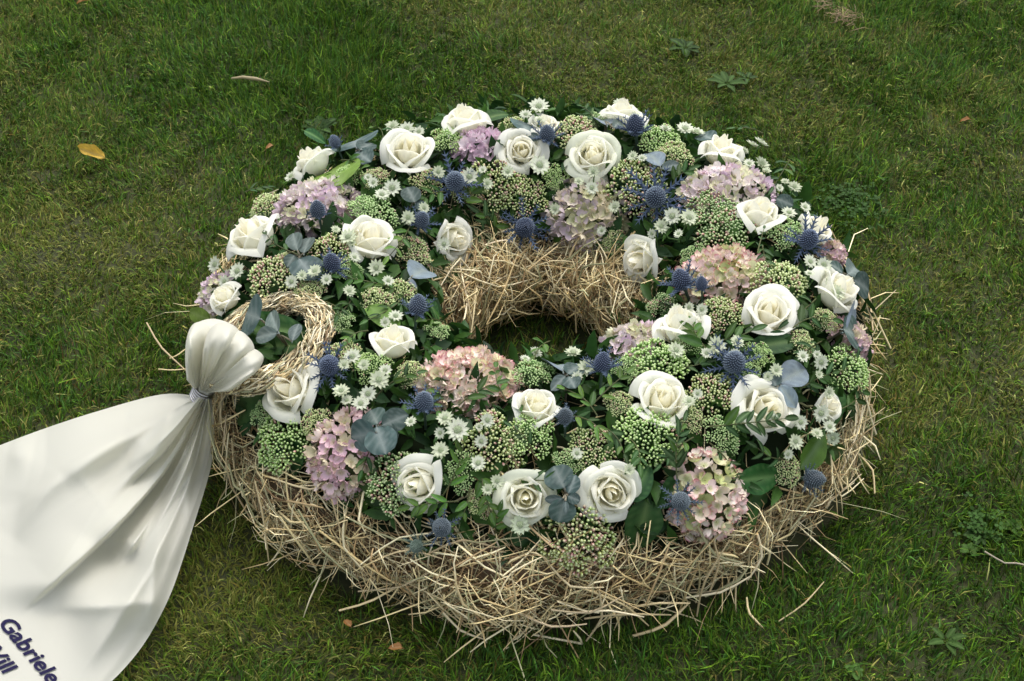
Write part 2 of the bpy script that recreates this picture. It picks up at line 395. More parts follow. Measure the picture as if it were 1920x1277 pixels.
# shaggy ends hanging out round the foot of the ring
for sd_, n, l0, l1, r0, r1, pw in ((34, 1600, .012, .065, .0, .7, 2.2), (36, 420, .03, .11, .2, 1.0, 1.6)):
    g = np.random.default_rng(sd_)
    th = g.uniform(0, 2*np.pi, n); al = g.uniform(1.3, 2.3, n); P, N, T1, T2 = straw_pt(th, al, -.006)
    rad_ = np.stack([np.cos(th), np.sin(th), 0*th], 1)
    D = rad_*g.uniform(r0, r1, n)[:, None] + T1*g.normal(0, 1.0, n)[:, None] + np.array([0, 0, 1.])*g.normal(-.35, .35, n)[:, None]
    D /= np.linalg.norm(D, axis=1)[:, None]; L = (l0+(l1-l0)*g.random(n)**pw)[:, None]
    P2 = P+D*L; P1 = P+D*L*.5 + np.array([0, 0, .004])
    P2[:, 2] = np.maximum(P2[:, 2], .008); P1[:, 2] = np.maximum(P1[:, 2], .010); P[:, 2] = np.maximum(P[:, 2], .006)
    a.add(*prisms(P, P1, P2, g.uniform(.001, .0022, n), straw_col(g, n, (.25, .15, .2, .08, .12, .12, .04, .04)), np.tile([0, 0, 1.], (n, 1))))
o = ob('loose_straw', a.mesh('loose_straw', M_STRAW, smooth=False), base); tag(o, kind='stuff')
# the longest straws, one by one
SM = []
for k in range(16):
    g = np.random.default_rng(100+k); bend = g.normal(0, .09); col = STRAWC[[0, 2, 0, 5, 2, 1, 4, 0, 2, 5, 0, 1, 2, 4, 0, 5][k]]*1.05
    p = np.array([[0, -.5, 0], [bend, 0.05*g.normal(), .03], [0, .5, 0]])
    V, F, C = tube(np.array([[0, -.5, 0], [bend*.7, -.2, .01], [bend, 0.02, .02], [bend*.6, .25, .01], [0, .5, -.01]])*[.1, .1, .1], np.array([.9, 1, 1.05, .95, .6])*.00095, 5, np.array(col)*[.9, .85, .78])
    V[:, 2] *= 1
    SM.append(mk_mesh('straw', V, F, np.tile(C, (len(V), 1)), M_STRAWP))
g = np.random.default_rng(40); cnt = 0
while cnt < 292:
    th0 = g.uniform(0, 2*np.pi) if g.random() < .45 else g.uniform(-2.9, -.1); al0 = g.uniform(.35, 1.9) if g.random() < .75 else g.uniform(-1.6, -.3)
    if al0 < 0: th0 = g.uniform(.1, 3.0)
    P, N, T1, T2 = straw_pt(np.array([th0]), np.array([al0]), g.uniform(.008, .020))
    ga = g.normal(0, .8) + (1.4 if g.random() < .3 else 0)
    D = math.cos(ga)*T1[0]+math.sin(ga)*T2[0]+g.normal(0, .16)*N[0]; D /= np.linalg.norm(D)
    L = g.uniform(.05, .10); c = P[0]
    if min((c+D*L/2)[2], (c-D*L/2)[2]) < .012: continue
    R = frame_yz(D, N[0]); o = ob('straw', SM[cnt % 16], base); ws = g.uniform(.8, 1.35)
    o.matrix_basis = TRS(c, R, (ws, L/.1, ws)); cnt += 1
def place_straw(pxy0, pxy1, z0, z1, wmul=1.1, k=2):
    """one particular straw, lying between two spots"""
    A = at(*pxy0, z0); B = at(*pxy1, z1); D = B-A; o = ob('straw', SM[k], base)
    o.matrix_basis = TRS((A+B)/2, frame_yz(D, (0, 0, 1)), (wmul, np.linalg.norm(D)/.1, wmul))
for s in [((275,605),(350,695),.06,.05),((297,692),(360,690),.05,.05,.7),((318,672),(352,650),.05,.06,.8),((1186,1193),(1290,1130),.012,.03,1.8),((1460,1165),(1545,1090),.01,.03,.8),
          ((636,1145),(760,1090),.012,.04,1.3),((1400,1120),(1430,1175),.02,.01,1.2),((1640,925),(1610,850),.02,.05,1.2)]: place_straw(*s)

# ================================================================== SMALL STRAW RING
sr = bpy.data.objects.new('straw_ring', None); COL.objects.link(sr)
RC = at(502, 642, .168); sr.location = RC
tag(sr, 'small bound straw ring resting on the left of the wreath behind the ribbon', 'straw ring')
RN = Vector((-.32, .04, 1)).normalized(); RX = Vector((1, 0, .32)).normalized(); RY = RN.cross(RX)
def ring_pts(th, al, off, R=.0600, r=.0072):
    rr = r*(1+.12*np.sin(4*th)) + off
    rx = R*(1+.0*th) + rr*np.sin(al); z = rr*np.cos(al)
    X = np.array(RX); Y = np.array(RY); Z = np.array(RN)
    rd = np.cos(th)[:, None]*X + np.sin(th)[:, None]*Y*1.02
    P = rx[:, None]*rd + z[:, None]*Z
    N = np.sin(al)[:, None]*rd + np.cos(al)[:, None]*Z
    T = -np.sin(th)[:, None]*X + np.cos(th)[:, None]*Y
    return P, N, T
th = np.repeat(np.arange(48)/48*2*np.pi, 10); al = np.tile(np.linspace(0, 2*np.pi, 10), 48)
P, N, T = ring_pts(th, al, -.002)
ob('straw_core', mk_mesh('straw_core', P, grid_faces(48, 10, True), np.tile([.20, .14, .07], (len(P), 1)), M_STRAW), sr)
g = np.random.default_rng(50); n = 3000
th = g.uniform(0, 2*np.pi, n); al = g.uniform(0, 2*np.pi, n); P, N, T = ring_pts(th, al, g.uniform(-.002, .0055, n))
D = T + np.cross(N, T)*g.normal(.25, .38, n)[:, None] + N*g.normal(.03, .24, n)[:, None]; D /= np.linalg.norm(D, axis=1)[:, None]
L = (.006+.024*g.random(n)**1.6)[:, None]
mid = P + N*.0015
rd = np.array(P); rd /= np.linalg.norm(rd, axis=1)[:, None]; sag = (L**2)/(8*.06)
P0 = P-D*L/2-rd*sag; P2 = P+D*L/2-rd*sag
c = straw_col(g, n, (.3, .16, .22, .04, .12, .12, .02, .02))*[.98, 1.0, 1.12]
V, F, C = prisms(P0, mid, P2, g.uniform(.0010, .0024, n), c, N)
ob('straw_wrapping', mk_mesh('straw_wrapping', V, F, C, M_STRAW, smooth=False), sr)['kind'] = 'stuff'
for k in range(9):
    t0 = .5 + k*.63; aa = np.linspace(0, 2*np.pi, 14); P, N, T = ring_pts(np.full(14, t0)+aa*.01, aa, .0035)
    V, F, C = tube(P, .0004, 5); ob('wire_loop', mk_mesh('wire_loop', V, F, np.tile(C, (len(V), 1)), M_WIRE), sr)

# ================================================================== PLANT MESHES
def leaf_mesh(name, wid, tip=1.0, bend=.15, fold=.12, nx=7, ny=11, col=(.05, .12, .03), rib=(.12, .2, .07), wave=.02, m=None, seed=0, petiole=.12, back=0.0, belly=.42):
    """a leaf of length 1 along +y, face up"""
    g = np.random.default_rng(seed); V = []; C = []
    for i in range(nx):
        u = -1+2*i/(nx-1)
        for j in range(ny):
            v = j/(ny-1)
            e = math.log(.5)/math.log(belly)
            wprof = math.sin(math.pi*min(max(v**e, 0), 1))**(.62*tip)
            x = u*wid*.5*wprof*(1 + wave*1.2*math.sin(v*17+seed)*abs(u))
            z = -bend*v*v + fold*abs(x)*(1+.6*v) + wave*math.sin(v*9+u*3+seed)*abs(u) + back*u*v
            V.append((x, v, z))
            k = math.exp(-(u*4.5)**2)*.8 + (.28 if (abs((v*7+abs(u)*1.3) % 1-.5) < .12 and abs(u) > .1) else 0)
            b = 1+.12*g.normal()
            C.append(np.array(col)*(1-k)*b + np.array(rib)*k)
    F = grid_faces(nx, ny)
    A = Acc(); A.add(V, F, np.array(C))
    t, f, c = tube([(0, -petiole, -.02), (0, 0, .0), (0, .5, -bend*.25-.004), (0, .92, -bend*.85-.004)], [.014, .013, .008, .003], 5, rib); A.add(t, f, c)
    return A.mesh(name, m)
BIG = [leaf_mesh('leaf', .62, bend=b, fold=.18, nx=9, ny=15, col=c, rib=(.14, .24, .08), wave=.015, m=M_LEAF, seed=s) for s, b, c in ((1, .22, (.028, .095, .022)), (2, .3, (.022, .075, .02)), (3, .1, (.05, .13, .03)))]
BRIGHT = leaf_mesh('leaf', .85, tip=.7, bend=.2, fold=.05, nx=9, ny=13, col=(.15, .25, .04), rib=(.22, .32, .09), m=M_LEAF, seed=4, belly=.5)
EUC = [leaf_mesh('leaf', w_, tip=t_, bend=b_, fold=f_, nx=9, ny=11, col=c_, rib=(.22, .26, .24), wave=.012, m=M_EUC, seed=s_, petiole=.08, belly=.5) for s_, w_, t_, b_, f_, c_ in
       ((5, .88, .75, .12, .10, (.042, .074, .066)), (6, .95, .7, .2, .05, (.055, .095, .085)), (7, .55, 1.0, .15, .2, (.080, .112, .10)), (8, .66, 1.0, .25, .2, (.16, .20, .235)))]
NARROW = [leaf_mesh('leaf', w_, tip=1.1, bend=b_, fold=.30, nx=5, ny=8, col=c_, rib=(.10, .17, .07), wave=.02, m=M_LEAF, seed=s_, petiole=.05) for s_, w_, b_, c_ in
          ((10, .34, .15, (.035, .088, .016)), (11, .30, .3, (.028, .068, .018)), (12, .40, .10, (.06, .135, .020)), (13, .28, .2, (.09, .19, .028)))]
SLATE = [leaf_mesh('leaf', .42, bend=.15, fold=.2, nx=7, ny=10, col=(.055, .075, .075), rib=(.15, .18, .16), m=M_EUC, seed=s_) for s_ in (14, 15)]

def sm(x, a, b):
    t = np.clip((x-a)/(b-a), 0, 1); return t*t*(3-2*t)
def rose_variant(openn, N, seed, green=0.0):
    """list of petal meshes; bloom radius about 1, axis +z"""
    g = np.random.default_rng(seed); out = []; NU = 13; VS = np.array([0, .15, .3, .45, .58, .69, .78, .86, .92, .97, 1.0]); NV = len(VS)
    for k in range(N):
        t = (k+.5)/N
        phi0 = k*2.3999 + g.normal(0, .16)
        half = 1.65-.50*t**.8
        rb = (.09+.64*t**.72)*(.80+.20*openn)*(1+g.normal(0, .04))
        H = 1.34 - .42*t**1.2 + g.normal(0, .035)
        fl = openn*.30*sm(t, .58, 1.0)*(1+g.normal(0, .25))
        curl = (.02+.20*sm(t, .03, .45)+.10*sm(t, .5, 1)*openn)*(1+g.normal(0, .2))
        roll = .04+.11*sm(t, .3, .9)*(.5+.5*openn); ph = g.uniform(0, 6.28); tipx = g.normal(0, .12); lop = g.normal(0, .05)
        V = []; C = []
        for i in range(NU):
            u = -1+2*i/(NU-1)
            for v in VS:
                edge = 1-.40*abs(u)**3.2*(1-.3*(t < .3)) - .05*abs(u-tipx) + .02
                ve = v*edge
                wp = .25+.75*math.sin(math.pi/2*min(1, v/.5)) - .12*(max(0, v-.72)/.28)**2
                a = phi0 + u*half*wp
                belly = math.sin(min(ve/.48, 1)*math.pi/2)**.75
                up = max(0, ve-.45)/.55
                close = .82*(1-t)**1.6
                r = rb*belly*(1-close*up**1.3)
                r += fl*up**1.8 + .05*(u+1)*.5*(.5+t)
                z = H*ve**.9 + lop*u*up*t - fl*.25*up**2
                rim = max(0, v-.70)/.30
                r += curl*rim**1.3*(.65+.35*abs(u)); z -= curl*rim**2.2*.75
                side = max(0, abs(u)-.45)/.55
                r += roll*side**1.7*up; z -= roll*.75*side**2*up
                r += (.012+.03*t)*math.sin(2.7*u+ph)*v + .010*math.sin(9*u+ph*2)*rim
                z += .022*math.sin(2.1*u+ph*1.7)*up + .010*math.sin(7*u+ph)*rim
                V.append((r*math.cos(a), r*math.sin(a), z))
                inner = np.array([.96, .925, .76]); mid = np.array([.93, .915, .80]); outc = np.array([.91, .915, .81]); grn = np.array([.62, .72, .42])
                c = inner*(1-sm(t, 0, .45))+mid*sm(t, 0, .45); c = c*(1-sm(t, .5, 1))+outc*sm(t, .5, 1)
                kg = green*(.15+.85*sm(t, .6, 1))*(.35+.65*sm(v, .6, 1)); kb = .5*(1-sm(v, .0, .35))
                c = c*(1-kg)+grn*kg; c = c*(1-kb)+np.array([.76, .78, .50])*kb
                C.append(c)
        out.append(mk_mesh('petal', V, grid_faces(NU, NV), np.array(C), M_ROSE))
    # calyx and stem
    A = Acc(); t_, f_, c_ = tube([(0, 0, -.9), (0, 0, -.25), (0, 0, -.05), (0, 0, .08)], [.07, .07, .17, .12], 8, (.06, .13, .04)); A.add(t_, f_, c_)
    return out, A.mesh('calyx', M_LEAF)
ROSEV = {'open': [rose_variant(.75, 15, 1), rose_variant(.6, 13, 2), rose_variant(.68, 14, 12), rose_variant(.8, 15, 22)], 'half': [rose_variant(.45, 12, 3), rose_variant(.32, 11, 5), rose_variant(.42, 13, 13), rose_variant(.55, 12, 23)], 'bud': [rose_variant(.28, 12, 4), rose_variant(.2, 11, 14)],
         'green': [rose_variant(.62, 15, 6, .5), rose_variant(.78, 16, 7, .4)]}

# hydrangea
def floret_mesh(cup, seed, n=4):
    g = np.random.default_rng(seed); V = []; A = []; F = []; nu, nv = 5, 5; off = 0
    for k in range(n):
        a0 = k*2*math.pi/n + g.normal(0, .08); sc = 1+g.normal(0, .07); lift = .04*(k % 2); cu = cup*(1+g.normal(0, .15))
        for i in range(nu):
            u = -1+2*i/(nu-1)
            for j in range(nv):
                v = j/(nv-1); wd = .60*math.sin(math.pi*(.10+.80*v)**.9)**.6*(1 if v < .95 else .72)
                rr = sc*(.06+.94*v)*(1-.13*u*u*v); x = rr; y = u*wd*sc*(.25+.75*v**.5) if v > 0 else u*.06
                z = cu*v*v*.8 + lift + .22*u*u*v*(.4+cup) - .10*max(0, v-.75)*4*(1-cup)
                V.append((x*math.cos(a0)-y*math.sin(a0), x*math.sin(a0)+y*math.cos(a0), z)); A.append(max(v**2.2, abs(u)**3*v))
        F.append(grid_faces(nu, nv)+off); off += nu*nv
    # centre bead
    b = []; 
    for a_, z_ in ((.11, .06), (.07, .15)):
        for q in range(6): b.append((a_*math.cos(q*1.047), a_*math.sin(q*1.047), z_))
    b.append((0, 0, .18)); V += b; A += [0]*13
    fq = np.array([(off+q, off+(q+1) % 6, off+6+(q+1) % 6, off+6+q) for q in range(6)]); ft = np.array([(off+6+q, off+6+(q+1) % 6, off+12) for q in range(6)])
    return V, [np.concatenate(F+[fq]), ft], A
FLO = [floret_mesh(c, s) for c, s in ((.4, 1), (.7, 2), (.95, 3), (.55, 4))]
def hyd_material(name, bodies, rim, centre, rimw=.6):
    m = bpy.data.materials.new(name); m.use_nodes = True; n = m.node_tree; n.nodes.clear(); L = n.links.new
    out = n.nodes.new('ShaderNodeOutputMaterial'); p = n.nodes.new('ShaderNodeBsdfPrincipled'); p.inputs['Roughness'].default_value = .6; p.inputs['Specular IOR Level'].default_value = .25
    oi = n.nodes.new('ShaderNodeObjectInfo'); r = n.nodes.new('ShaderNodeValToRGB'); r.color_ramp.interpolation = 'CONSTANT'
    e = r.color_ramp.elements
    for i, b in enumerate(bodies):
        x = e[0] if i == 0 else (e[1] if i == 1 else e.new(i/len(bodies))); x.position = i/len(bodies); x.color = (*b, 1)
    L(oi.outputs['Random'], r.inputs[0])
    at_ = n.nodes.new('ShaderNodeAttribute'); at_.attribute_name = 'edge'
    r2 = n.nodes.new('ShaderNodeMapRange'); r2.inputs[1].default_value = .55; r2.inputs[2].default_value = 1; L(at_.outputs['Fac'], r2.inputs[0])
    mm = n.nodes.new('ShaderNodeMath'); mm.operation = 'MULTIPLY'; mm.inputs[1].default_value = 5.77; L(oi.outputs['Random'], mm.inputs[0])
    fr = n.nodes.new('ShaderNodeMath'); fr.operation = 'FRACT'; L(mm.outputs[0], fr.inputs[0])
    m2 = n.nodes.new('ShaderNodeMath'); m2.operation = 'MULTIPLY'; L(fr.outputs[0], m2.inputs[0]); L(r2.outputs[0], m2.inputs[1])
    m3 = n.nodes.new('ShaderNodeMath'); m3.operation = 'MULTIPLY'; m3.inputs[1].default_value = rimw; L(m2.outputs[0], m3.inputs[0])
    mx = n.nodes.new('ShaderNodeMix'); mx.data_type = 'RGBA'; mx.inputs[7].default_value = (*rim, 1); L(m3.outputs[0], mx.inputs[0]); L(r.outputs[0], mx.inputs[6])
    r4 = n.nodes.new('ShaderNodeMapRange'); r4.inputs[1].default_value = 0; r4.inputs[2].default_value = .22; r4.inputs[3].default_value = .75; r4.inputs[4].default_value = 0; L(at_.outputs['Fac'], r4.inputs[0])
    mx2 = n.nodes.new('ShaderNodeMix'); mx2.data_type = 'RGBA'; mx2.inputs[7].default_value = (*centre, 1); L(r4.outputs[0], mx2.inputs[0]); L(mx.outputs[2], mx2.inputs[6])
    L(mx2.outputs[2], p.inputs['Base Color']); t = n.nodes.new('ShaderNodeBsdfTranslucent'); L(mx2.outputs[2], t.inputs[0])
    ms = n.nodes.new('ShaderNodeMixShader'); ms.inputs[0].default_value = .22; L(p.outputs[0], ms.inputs[1]); L(t.outputs[0], ms.inputs[2]); L(ms.outputs[0], out.inputs[0])
    return m
HYD = {'lilac': hyd_material('hydrangea_lilac', [(.76, .60, .68), (.80, .70, .72), (.74, .74, .50), (.84, .76, .72), (.70, .54, .66)], (.52, .60, .24), (.55, .52, .30), .5),
       'red': hyd_material('hydrangea_red', [(.84, .74, .60), (.82, .66, .62), (.56, .62, .28), (.86, .77, .68), (.74, .74, .46)], (.55, .09, .16), (.40, .46, .16), .95),
       'cream': hyd_material('hydrangea_cream', [(.86, .73, .62), (.86, .78, .62), (.84, .65, .60), (.88, .80, .70), (.76, .74, .48)], (.58, .12, .20), (.45, .48, .18), .85),
       'mauve': hyd_material('hydrangea_mauve', [(.74, .54, .58), (.78, .60, .62), (.80, .68, .60), (.68, .48, .54), (.70, .64, .44)], (.50, .16, .24), (.50, .46, .24), .5),
       'pink': hyd_material('hydrangea_pink', [(.80, .64, .72), (.84, .70, .76), (.74, .55, .66), (.86, .76, .78)], (.50, .42, .45), (.45, .30, .36), .4),
       'green': hyd_material('hydrangea_green', [(.72, .62, .62), (.66, .66, .42), (.80, .72, .64), (.66, .55, .60), (.72, .64, .48)], (.45, .46, .18), (.42, .44, .18), .6)}
FLOM = {k: [mk_mesh('floret', V, F, None, m, A=A) for V, F, A in FLO] for k, m in HYD.items()}

# sedum
def sedum_mesh(seed, cols, dense=14, per=17, spread=1.0, pink=.25):
    per = int(per*1.25); dense += 2
    g = np.random.default_rng(seed); A = Acc(); B = Acc()
    for k in range(dense):
        f = (k+.5)/dense; rr = math.sqrt(f)*.80*spread; a_ = k*2.4+g.normal(0, .15)
        c = np.array([rr*math.cos(a_), rr*math.sin(a_), .50*(1-rr*rr*.9)+g.normal(0, .05)]); nrm = np.array([c[0]*.9, c[1]*.9, .8]); nrm /= np.linalg.norm(nrm)
        t_, f_, c_ = tube([(0, 0, -.5), c*.45+[0, 0, -.22], c-nrm*.10], [.045, .03, .022], 5, (.10, .19, .07)); B.add(t_, f_, c_)
        hue = np.array(cols[g.integers(len(cols))])*[1.40, 1.30, 1.05]
        h = np.array([0, 0, 1.]) if abs(nrm[2]) < .9 else np.array([1., 0, 0]); X = np.cross(h, nrm); X /= np.linalg.norm(X); Y = np.cross(nrm, X)
        R0 = .27
        for q in range(per):
            fq = (q+.5)/per; rq = math.sqrt(fq)*R0; aq = q*2.4+g.normal(0, .2)
            d = nrm + (X*math.cos(aq)+Y*math.sin(aq))*rq/R0*.85 + g.normal(0, .12, 3); d /= np.linalg.norm(d)
            p = c + X*rq*math.cos(aq)*.85 + Y*rq*math.sin(aq)*.85 + nrm*(.13*(1-fq)+g.normal(0, .02))
            L = g.uniform(.10, .145); w_ = g.uniform(.030, .046)
            h2 = np.array([0, 0, 1.]) if abs(d[2]) < .9 else np.array([1., 0, 0]); x = np.cross(h2, d); x /= np.linalg.norm(x); y = np.cross(d, x)
            V = [p]; 
            for zz, ww in ((.25, .8), (.62, 1.0), (.85, .62)):
                for s_ in range(5): V.append(p + d*L*zz + (x*math.cos(s_*1.2566)+y*math.sin(s_*1.2566))*w_*ww)
            V.append(p+d*L)
            T = [(0, 1+(s_+1) % 5, 1+s_) for s_ in range(5)] + [(11+s_, 11+(s_+1) % 5, 16) for s_ in range(5)]
            Q = [(1+b*5+s_, 1+b*5+(s_+1) % 5, 6+b*5+(s_+1) % 5, 6+b*5+s_) for b in range(2) for s_ in range(5)]
            cc = np.array(hue)*(1+g.normal(0, .12)); 
            if g.random() < pink: cc = np.array((.55, .27, .25))*(1+g.normal(0, .15))
            tipc = cc*.45+np.array((.76, .82, .50))*.55
            Cc = [cc*.75]+[cc*.85]*5+[cc]*5+[tipc]*5+[tipc]
            A.add(V, [np.array(T), np.array(Q)], np.array(Cc))
    return A.mesh('flower_buds', M_BUD), B.mesh('stem_branches', M_BUD)
SED = {'bright': [sedum_mesh(1, [(.22, .40, .12), (.27, .45, .15)], 15, 18, pink=.02), sedum_mesh(2, [(.20, .38, .14), (.26, .42, .18)], 13, 18, pink=.04)],
       'dark': [sedum_mesh(3, [(.12, .25, .09), (.16, .28, .10)], 16, 17, pink=.15)],
       'pale': [sedum_mesh(4, [(.34, .45, .20), (.38, .48, .24)], 15, 18, pink=.14), sedum_mesh(5, [(.30, .42, .17), (.36, .44, .22)], 16, 17, pink=.22)],
       'pink': [sedum_mesh(6, [(.25, .37, .12), (.29, .36, .14)], 14, 18, pink=.26), sedum_mesh(7, [(.24, .33, .12), (.28, .36, .14)], 15, 16, pink=.20)]}

# thistle
def thistle_mesh(seed, base, tip):
    g = np.random.default_rng(seed); A = Acc(); nu, nv = 12, 9; V = []
    rz = lambda v: (.50*math.sin(math.pi*(.16+.82*v**1.15))**.8*(1.06-.22*v), 1.35*v)
    for i in range(nu):
        for j in range(nv):
            v = j/(nv-1); r, z = rz(v); a_ = i/nu*2*math.pi; V.append((r*math.cos(a_), r*math.sin(a_), z))
    A.add(V, grid_faces(nu, nv, True), np.array(base)*.7)
    n = 230
    for k in range(n):
        v = .10+.90*(k+.5)/n; v = 1-(1-v)**.8; r, z = rz(v); a_ = k*2.39996
        e = .01; r2, z2 = rz(min(v+e, 1)); r1, z1 = rz(v-e); nr, nz = (z2-z1), -(r2-r1); ln = math.hypot(nr, nz)+1e-9; nr /= ln; nz /= ln
        d = np.array([nr*math.cos(a_), nr*math.sin(a_), nz+.25]); d /= np.linalg.norm(d); p = np.array([r*math.cos(a_), r*math.sin(a_), z])
        x = np.array([-math.sin(a_), math.cos(a_), 0]); y = np.cross(d, x); L = g.uniform(.10, .16); w_ = .042
        V = [p+w_*(x*math.cos(q*1.5708)+y*math.sin(q*1.5708)) for q in range(4)] + [p+d*L*.55+w_*.8*(x*math.cos(q*1.5708)+y*math.sin(q*1.5708)) for q in range(4)] + [p+d*L]
        Q = [(q, (q+1) % 4, 4+(q+1) % 4, 4+q) for q in range(4)]; T = [(4+q, 4+(q+1) % 4, 8) for q in range(4)]
        b = np.array(base)*(1+g.normal(0, .15)); A.add(V, [np.array(Q), np.array(T)], np.array([b]*4+[b*.5+np.array(tip)*.5]*4+[np.array(tip)]))
    return A.mesh('cone', M_THIS, smooth=False)
def bract_mesh(seed, col):
    """spiny bract of length 1 along y"""
    g = np.random.default_rng(seed); A = Acc()
    pts = np.array([(0, 0, 0), (0, .3, .06), (0, .65, .08), (0, 1, .02)]); r = [.035, .055, .035, .004]
    t, f, c = tube(pts, r, 5, col); t[:, 2] *= .6; A.add(t, f, c)
    for s_ in (-1, 1):
        for y_ in (.22, .42, .6, .78):
            L = .27*(1-y_*.5); p = np.array([0, y_, .07]); q = p+np.array([s_*L*.7, L*.7, .03+g.normal(0, .03)])
            t, f, c = tube([p, (p+q)/2+[0, 0, .01], q], [.034, .022, .003], 4, np.array(col)*1.1); A.add(t, f, c)
    return A.mesh('bract', M_THIS)
CONE = {'blue': [thistle_mesh(1, (.05, .07, .11), (.24, .30, .36)), thistle_mesh(2, (.04, .055, .10), (.19, .24, .33))], 'green': [thistle_mesh(3, (.10, .15, .11), (.26, .33, .28))], 'grey': [thistle_mesh(4, (.085, .11, .13), (.22, .27, .30))]}
BRACT = {'blue': [bract_mesh(s_, c_) for s_, c_ in ((1, (.045, .070, .115)), (2, (.065, .095, .145)))], 'green': [bract_mesh(3, (.10, .15, .12))], 'grey': [bract_mesh(4, (.07, .10, .13))]}

# masterwort bloom
def astr_mesh(seed, col, tip):
    g = np.random.default_rng(seed); A = Acc()
    for ly, n, ln, el in ((0, 13, 1.0, .20), (1, 11, .90, .42)):
        for k in range(n):
            a_ = (k+.5*ly)/n*2*math.pi+g.normal(0, .06); L = ln*(1+g.normal(0, .07)); e_ = el+g.normal(0, .08)
            V = []; C = []
            for v, w_ in ((.10, .05), (.42, .165), (.75, .135), (1, .0)):
                for u in ((-1, 0, 1) if w_ else (0,)):
                    x = L*v*math.cos(e_); z = L*v*math.sin(e_)+(.03*abs(u)); y = u*w_
                    V.append((x*math.cos(a_)-y*math.sin(a_), x*math.sin(a_)+y*math.cos(a_), z)); C.append(np.array(col)*(1-v**3*.6)+np.array(tip)*v**3*.6 if v > .2 else np.array(tip))
            F = [(0, 3, 4, 1), (1, 4, 5, 2), (3, 6, 7, 4), (4, 7, 8, 5)]; T = [(6, 9, 7), (7, 9, 8)]
            A.add(V, [np.array(F), np.array(T)], np.array(C))
    B = Acc(); n = 46
    V = []
    for i in range(8):
        for j in range(4): r_ = .33*math.cos(j/3*1.5); V.append((r_*math.cos(i*.785), r_*math.sin(i*.785), .10+.22*math.sin(j/3*1.5)))
    B.add(V, grid_faces(8, 4, True), (.34, .42, .24))
    for k in range(n):
        f = (k+.5)/n; th_ = math.acos(1-f*.95); a_ = k*2.4; d = np.array([math.sin(th_)*math.cos(a_), math.sin(th_)*math.sin(a_), math.cos(th_)]); p = d*[.30, .30, .22]+[0, 0, .10]
        q = p + d*g.uniform(.12, .24); t, f_, c = tube([p, q], [.012, .012], 3, (.55, .62, .42)); B.add(t, f_, c)
        x = np.cross(d, [0.3, .1, 1]); x /= np.linalg.norm(x); y = np.cross(d, x); w_ = .032
        V = [q-d*w_, q+x*w_, q+y*w_, q-x*w_, q-y*w_, q+d*w_*1.2]; cc = [(.75, .78, .66), (.42, .34, .34), (.62, .70, .48)][k % 3]
        B.add(V, np.array([(0, 2, 1), (0, 3, 2), (0, 4, 3), (0, 1, 4), (5, 1, 2), (5, 2, 3), (5, 3, 4), (5, 4, 1)]), cc)
    return A.mesh('bracts', M_AST), B.mesh('pincushion', M_AST, False)
AST = [astr_mesh(1, (.78, .79, .68), (.36, .46, .20)), astr_mesh(2, (.70, .73, .57), (.40, .50, .22)), astr_mesh(3, (.60, .66, .50), (.34, .44, .22))]

# ================================================================== PLACING
def face_dir(n, up=.25, camw=.12, extra=(0, 0, 0)):
    c = -FW
    d = Vector(n)*1.0 + Vector((0, 0, up)) + Vector(c)*camw + Vector(extra); return d.normalized()
def root(name, p, R, s, label, cat, group=None):
    o = bpy.data.objects.new(name, None); COL.objects.link(o); o.matrix_world = TRS(p, R, s); o.empty_display_size = .01
    tag(o, label, cat, group); return o

# --- roses: px, py, radius px, type, label, extra facing
ROSES = [(590,312,40,'half','white rose behind the round lime-green leaf at upper left',(-.5,.3,0)),
 (767,291,54,'open','large open white rose at upper left with a cream heart',(0,-.25,.1)),
 (872,236,44,'half','cream rose at the back rim above the small pink hydrangea',(-.1,.3,.1)),
 (978,286,42,'open','open white rose right of the small pink hydrangea at the back',(0,-.5,0)),
 (1020,243,28,'bud','slim white rosebud at the back rim behind a round grey leaf',(0,.2,.2)),
 (1112,298,52,'green','greenish cup-shaped rose in the back of the wreath',(0,-.25,0)),
 (1166,226,42,'half','cream rose on the back rim behind the masterwort sprig',(.1,.4,0)),
 (1350,292,42,'half','white rose peeking over the large lilac hydrangea at upper right',(.1,.3,0)),
 (1420,412,46,'half','tall cream rose seen side-on right of the dense green sedum',(.2,.3,.4)),
 (1522,438,42,'half','pointed white rose leaning outward at the right rim',(.5,.3,0)),
 (480,452,54,'half','large white rose at the upper left rim seen from its side',(-.25,.1,.2)),
 (692,457,50,'half','white rose left of the hole with a swirled heart',(.15,0,.1)),
 (845,448,44,'open','cream rose drooping into the back left of the hole',(.5,-.5,-.2)),
 (1210,485,48,'open','white rose overhanging the back right of the hole',(-.5,-.7,-.4)),
 (1440,594,56,'open','fully open cream rose on the right of the wreath',(0,-.2,0)),
 (1562,552,50,'half','rounded cream rose at the right rim below the masterwort',(.4,.1,0)),
 (1278,622,50,'half','white rose with flared petals right of the pale pink hydrangea',(0,.4,.2)),
 (735,650,47,'half','pointed white rose near the middle seen from its side',(0,.45,.4)),
 (550,735,54,'half','white rose tucked under the small straw ring',(-.2,-.1,0)),
 (1240,757,55,'half','tall cream rose right of centre with furled petals',(.05,-.15,.1)),
 (1430,772,60,'open','large cream rose crossed by a dark leafy spray',(.1,-.2,0)),
 (1002,770,40,'bud','small cream rosebud below the hole beside green sedum',(.2,.1,.2)),
 (790,908,50,'half','cream rosebud half open at the lower left of the front',(-.5,-.5,0)),
 (985,932,56,'green','frilly greenish-edged rose at the very front left of its white neighbour',(.1,-.5,0)),
 (1145,922,56,'open','open white rose at the very front with a pointed heart',(0,-.5,0)),
 (1547,762,32,'half','small pale rose above the masterwort at the right rim',(.3,0,0)),
 (428,562,30,'bud','pale green-white rosebud at the left rim behind the straw ring',(-.2,-.1,.3))]
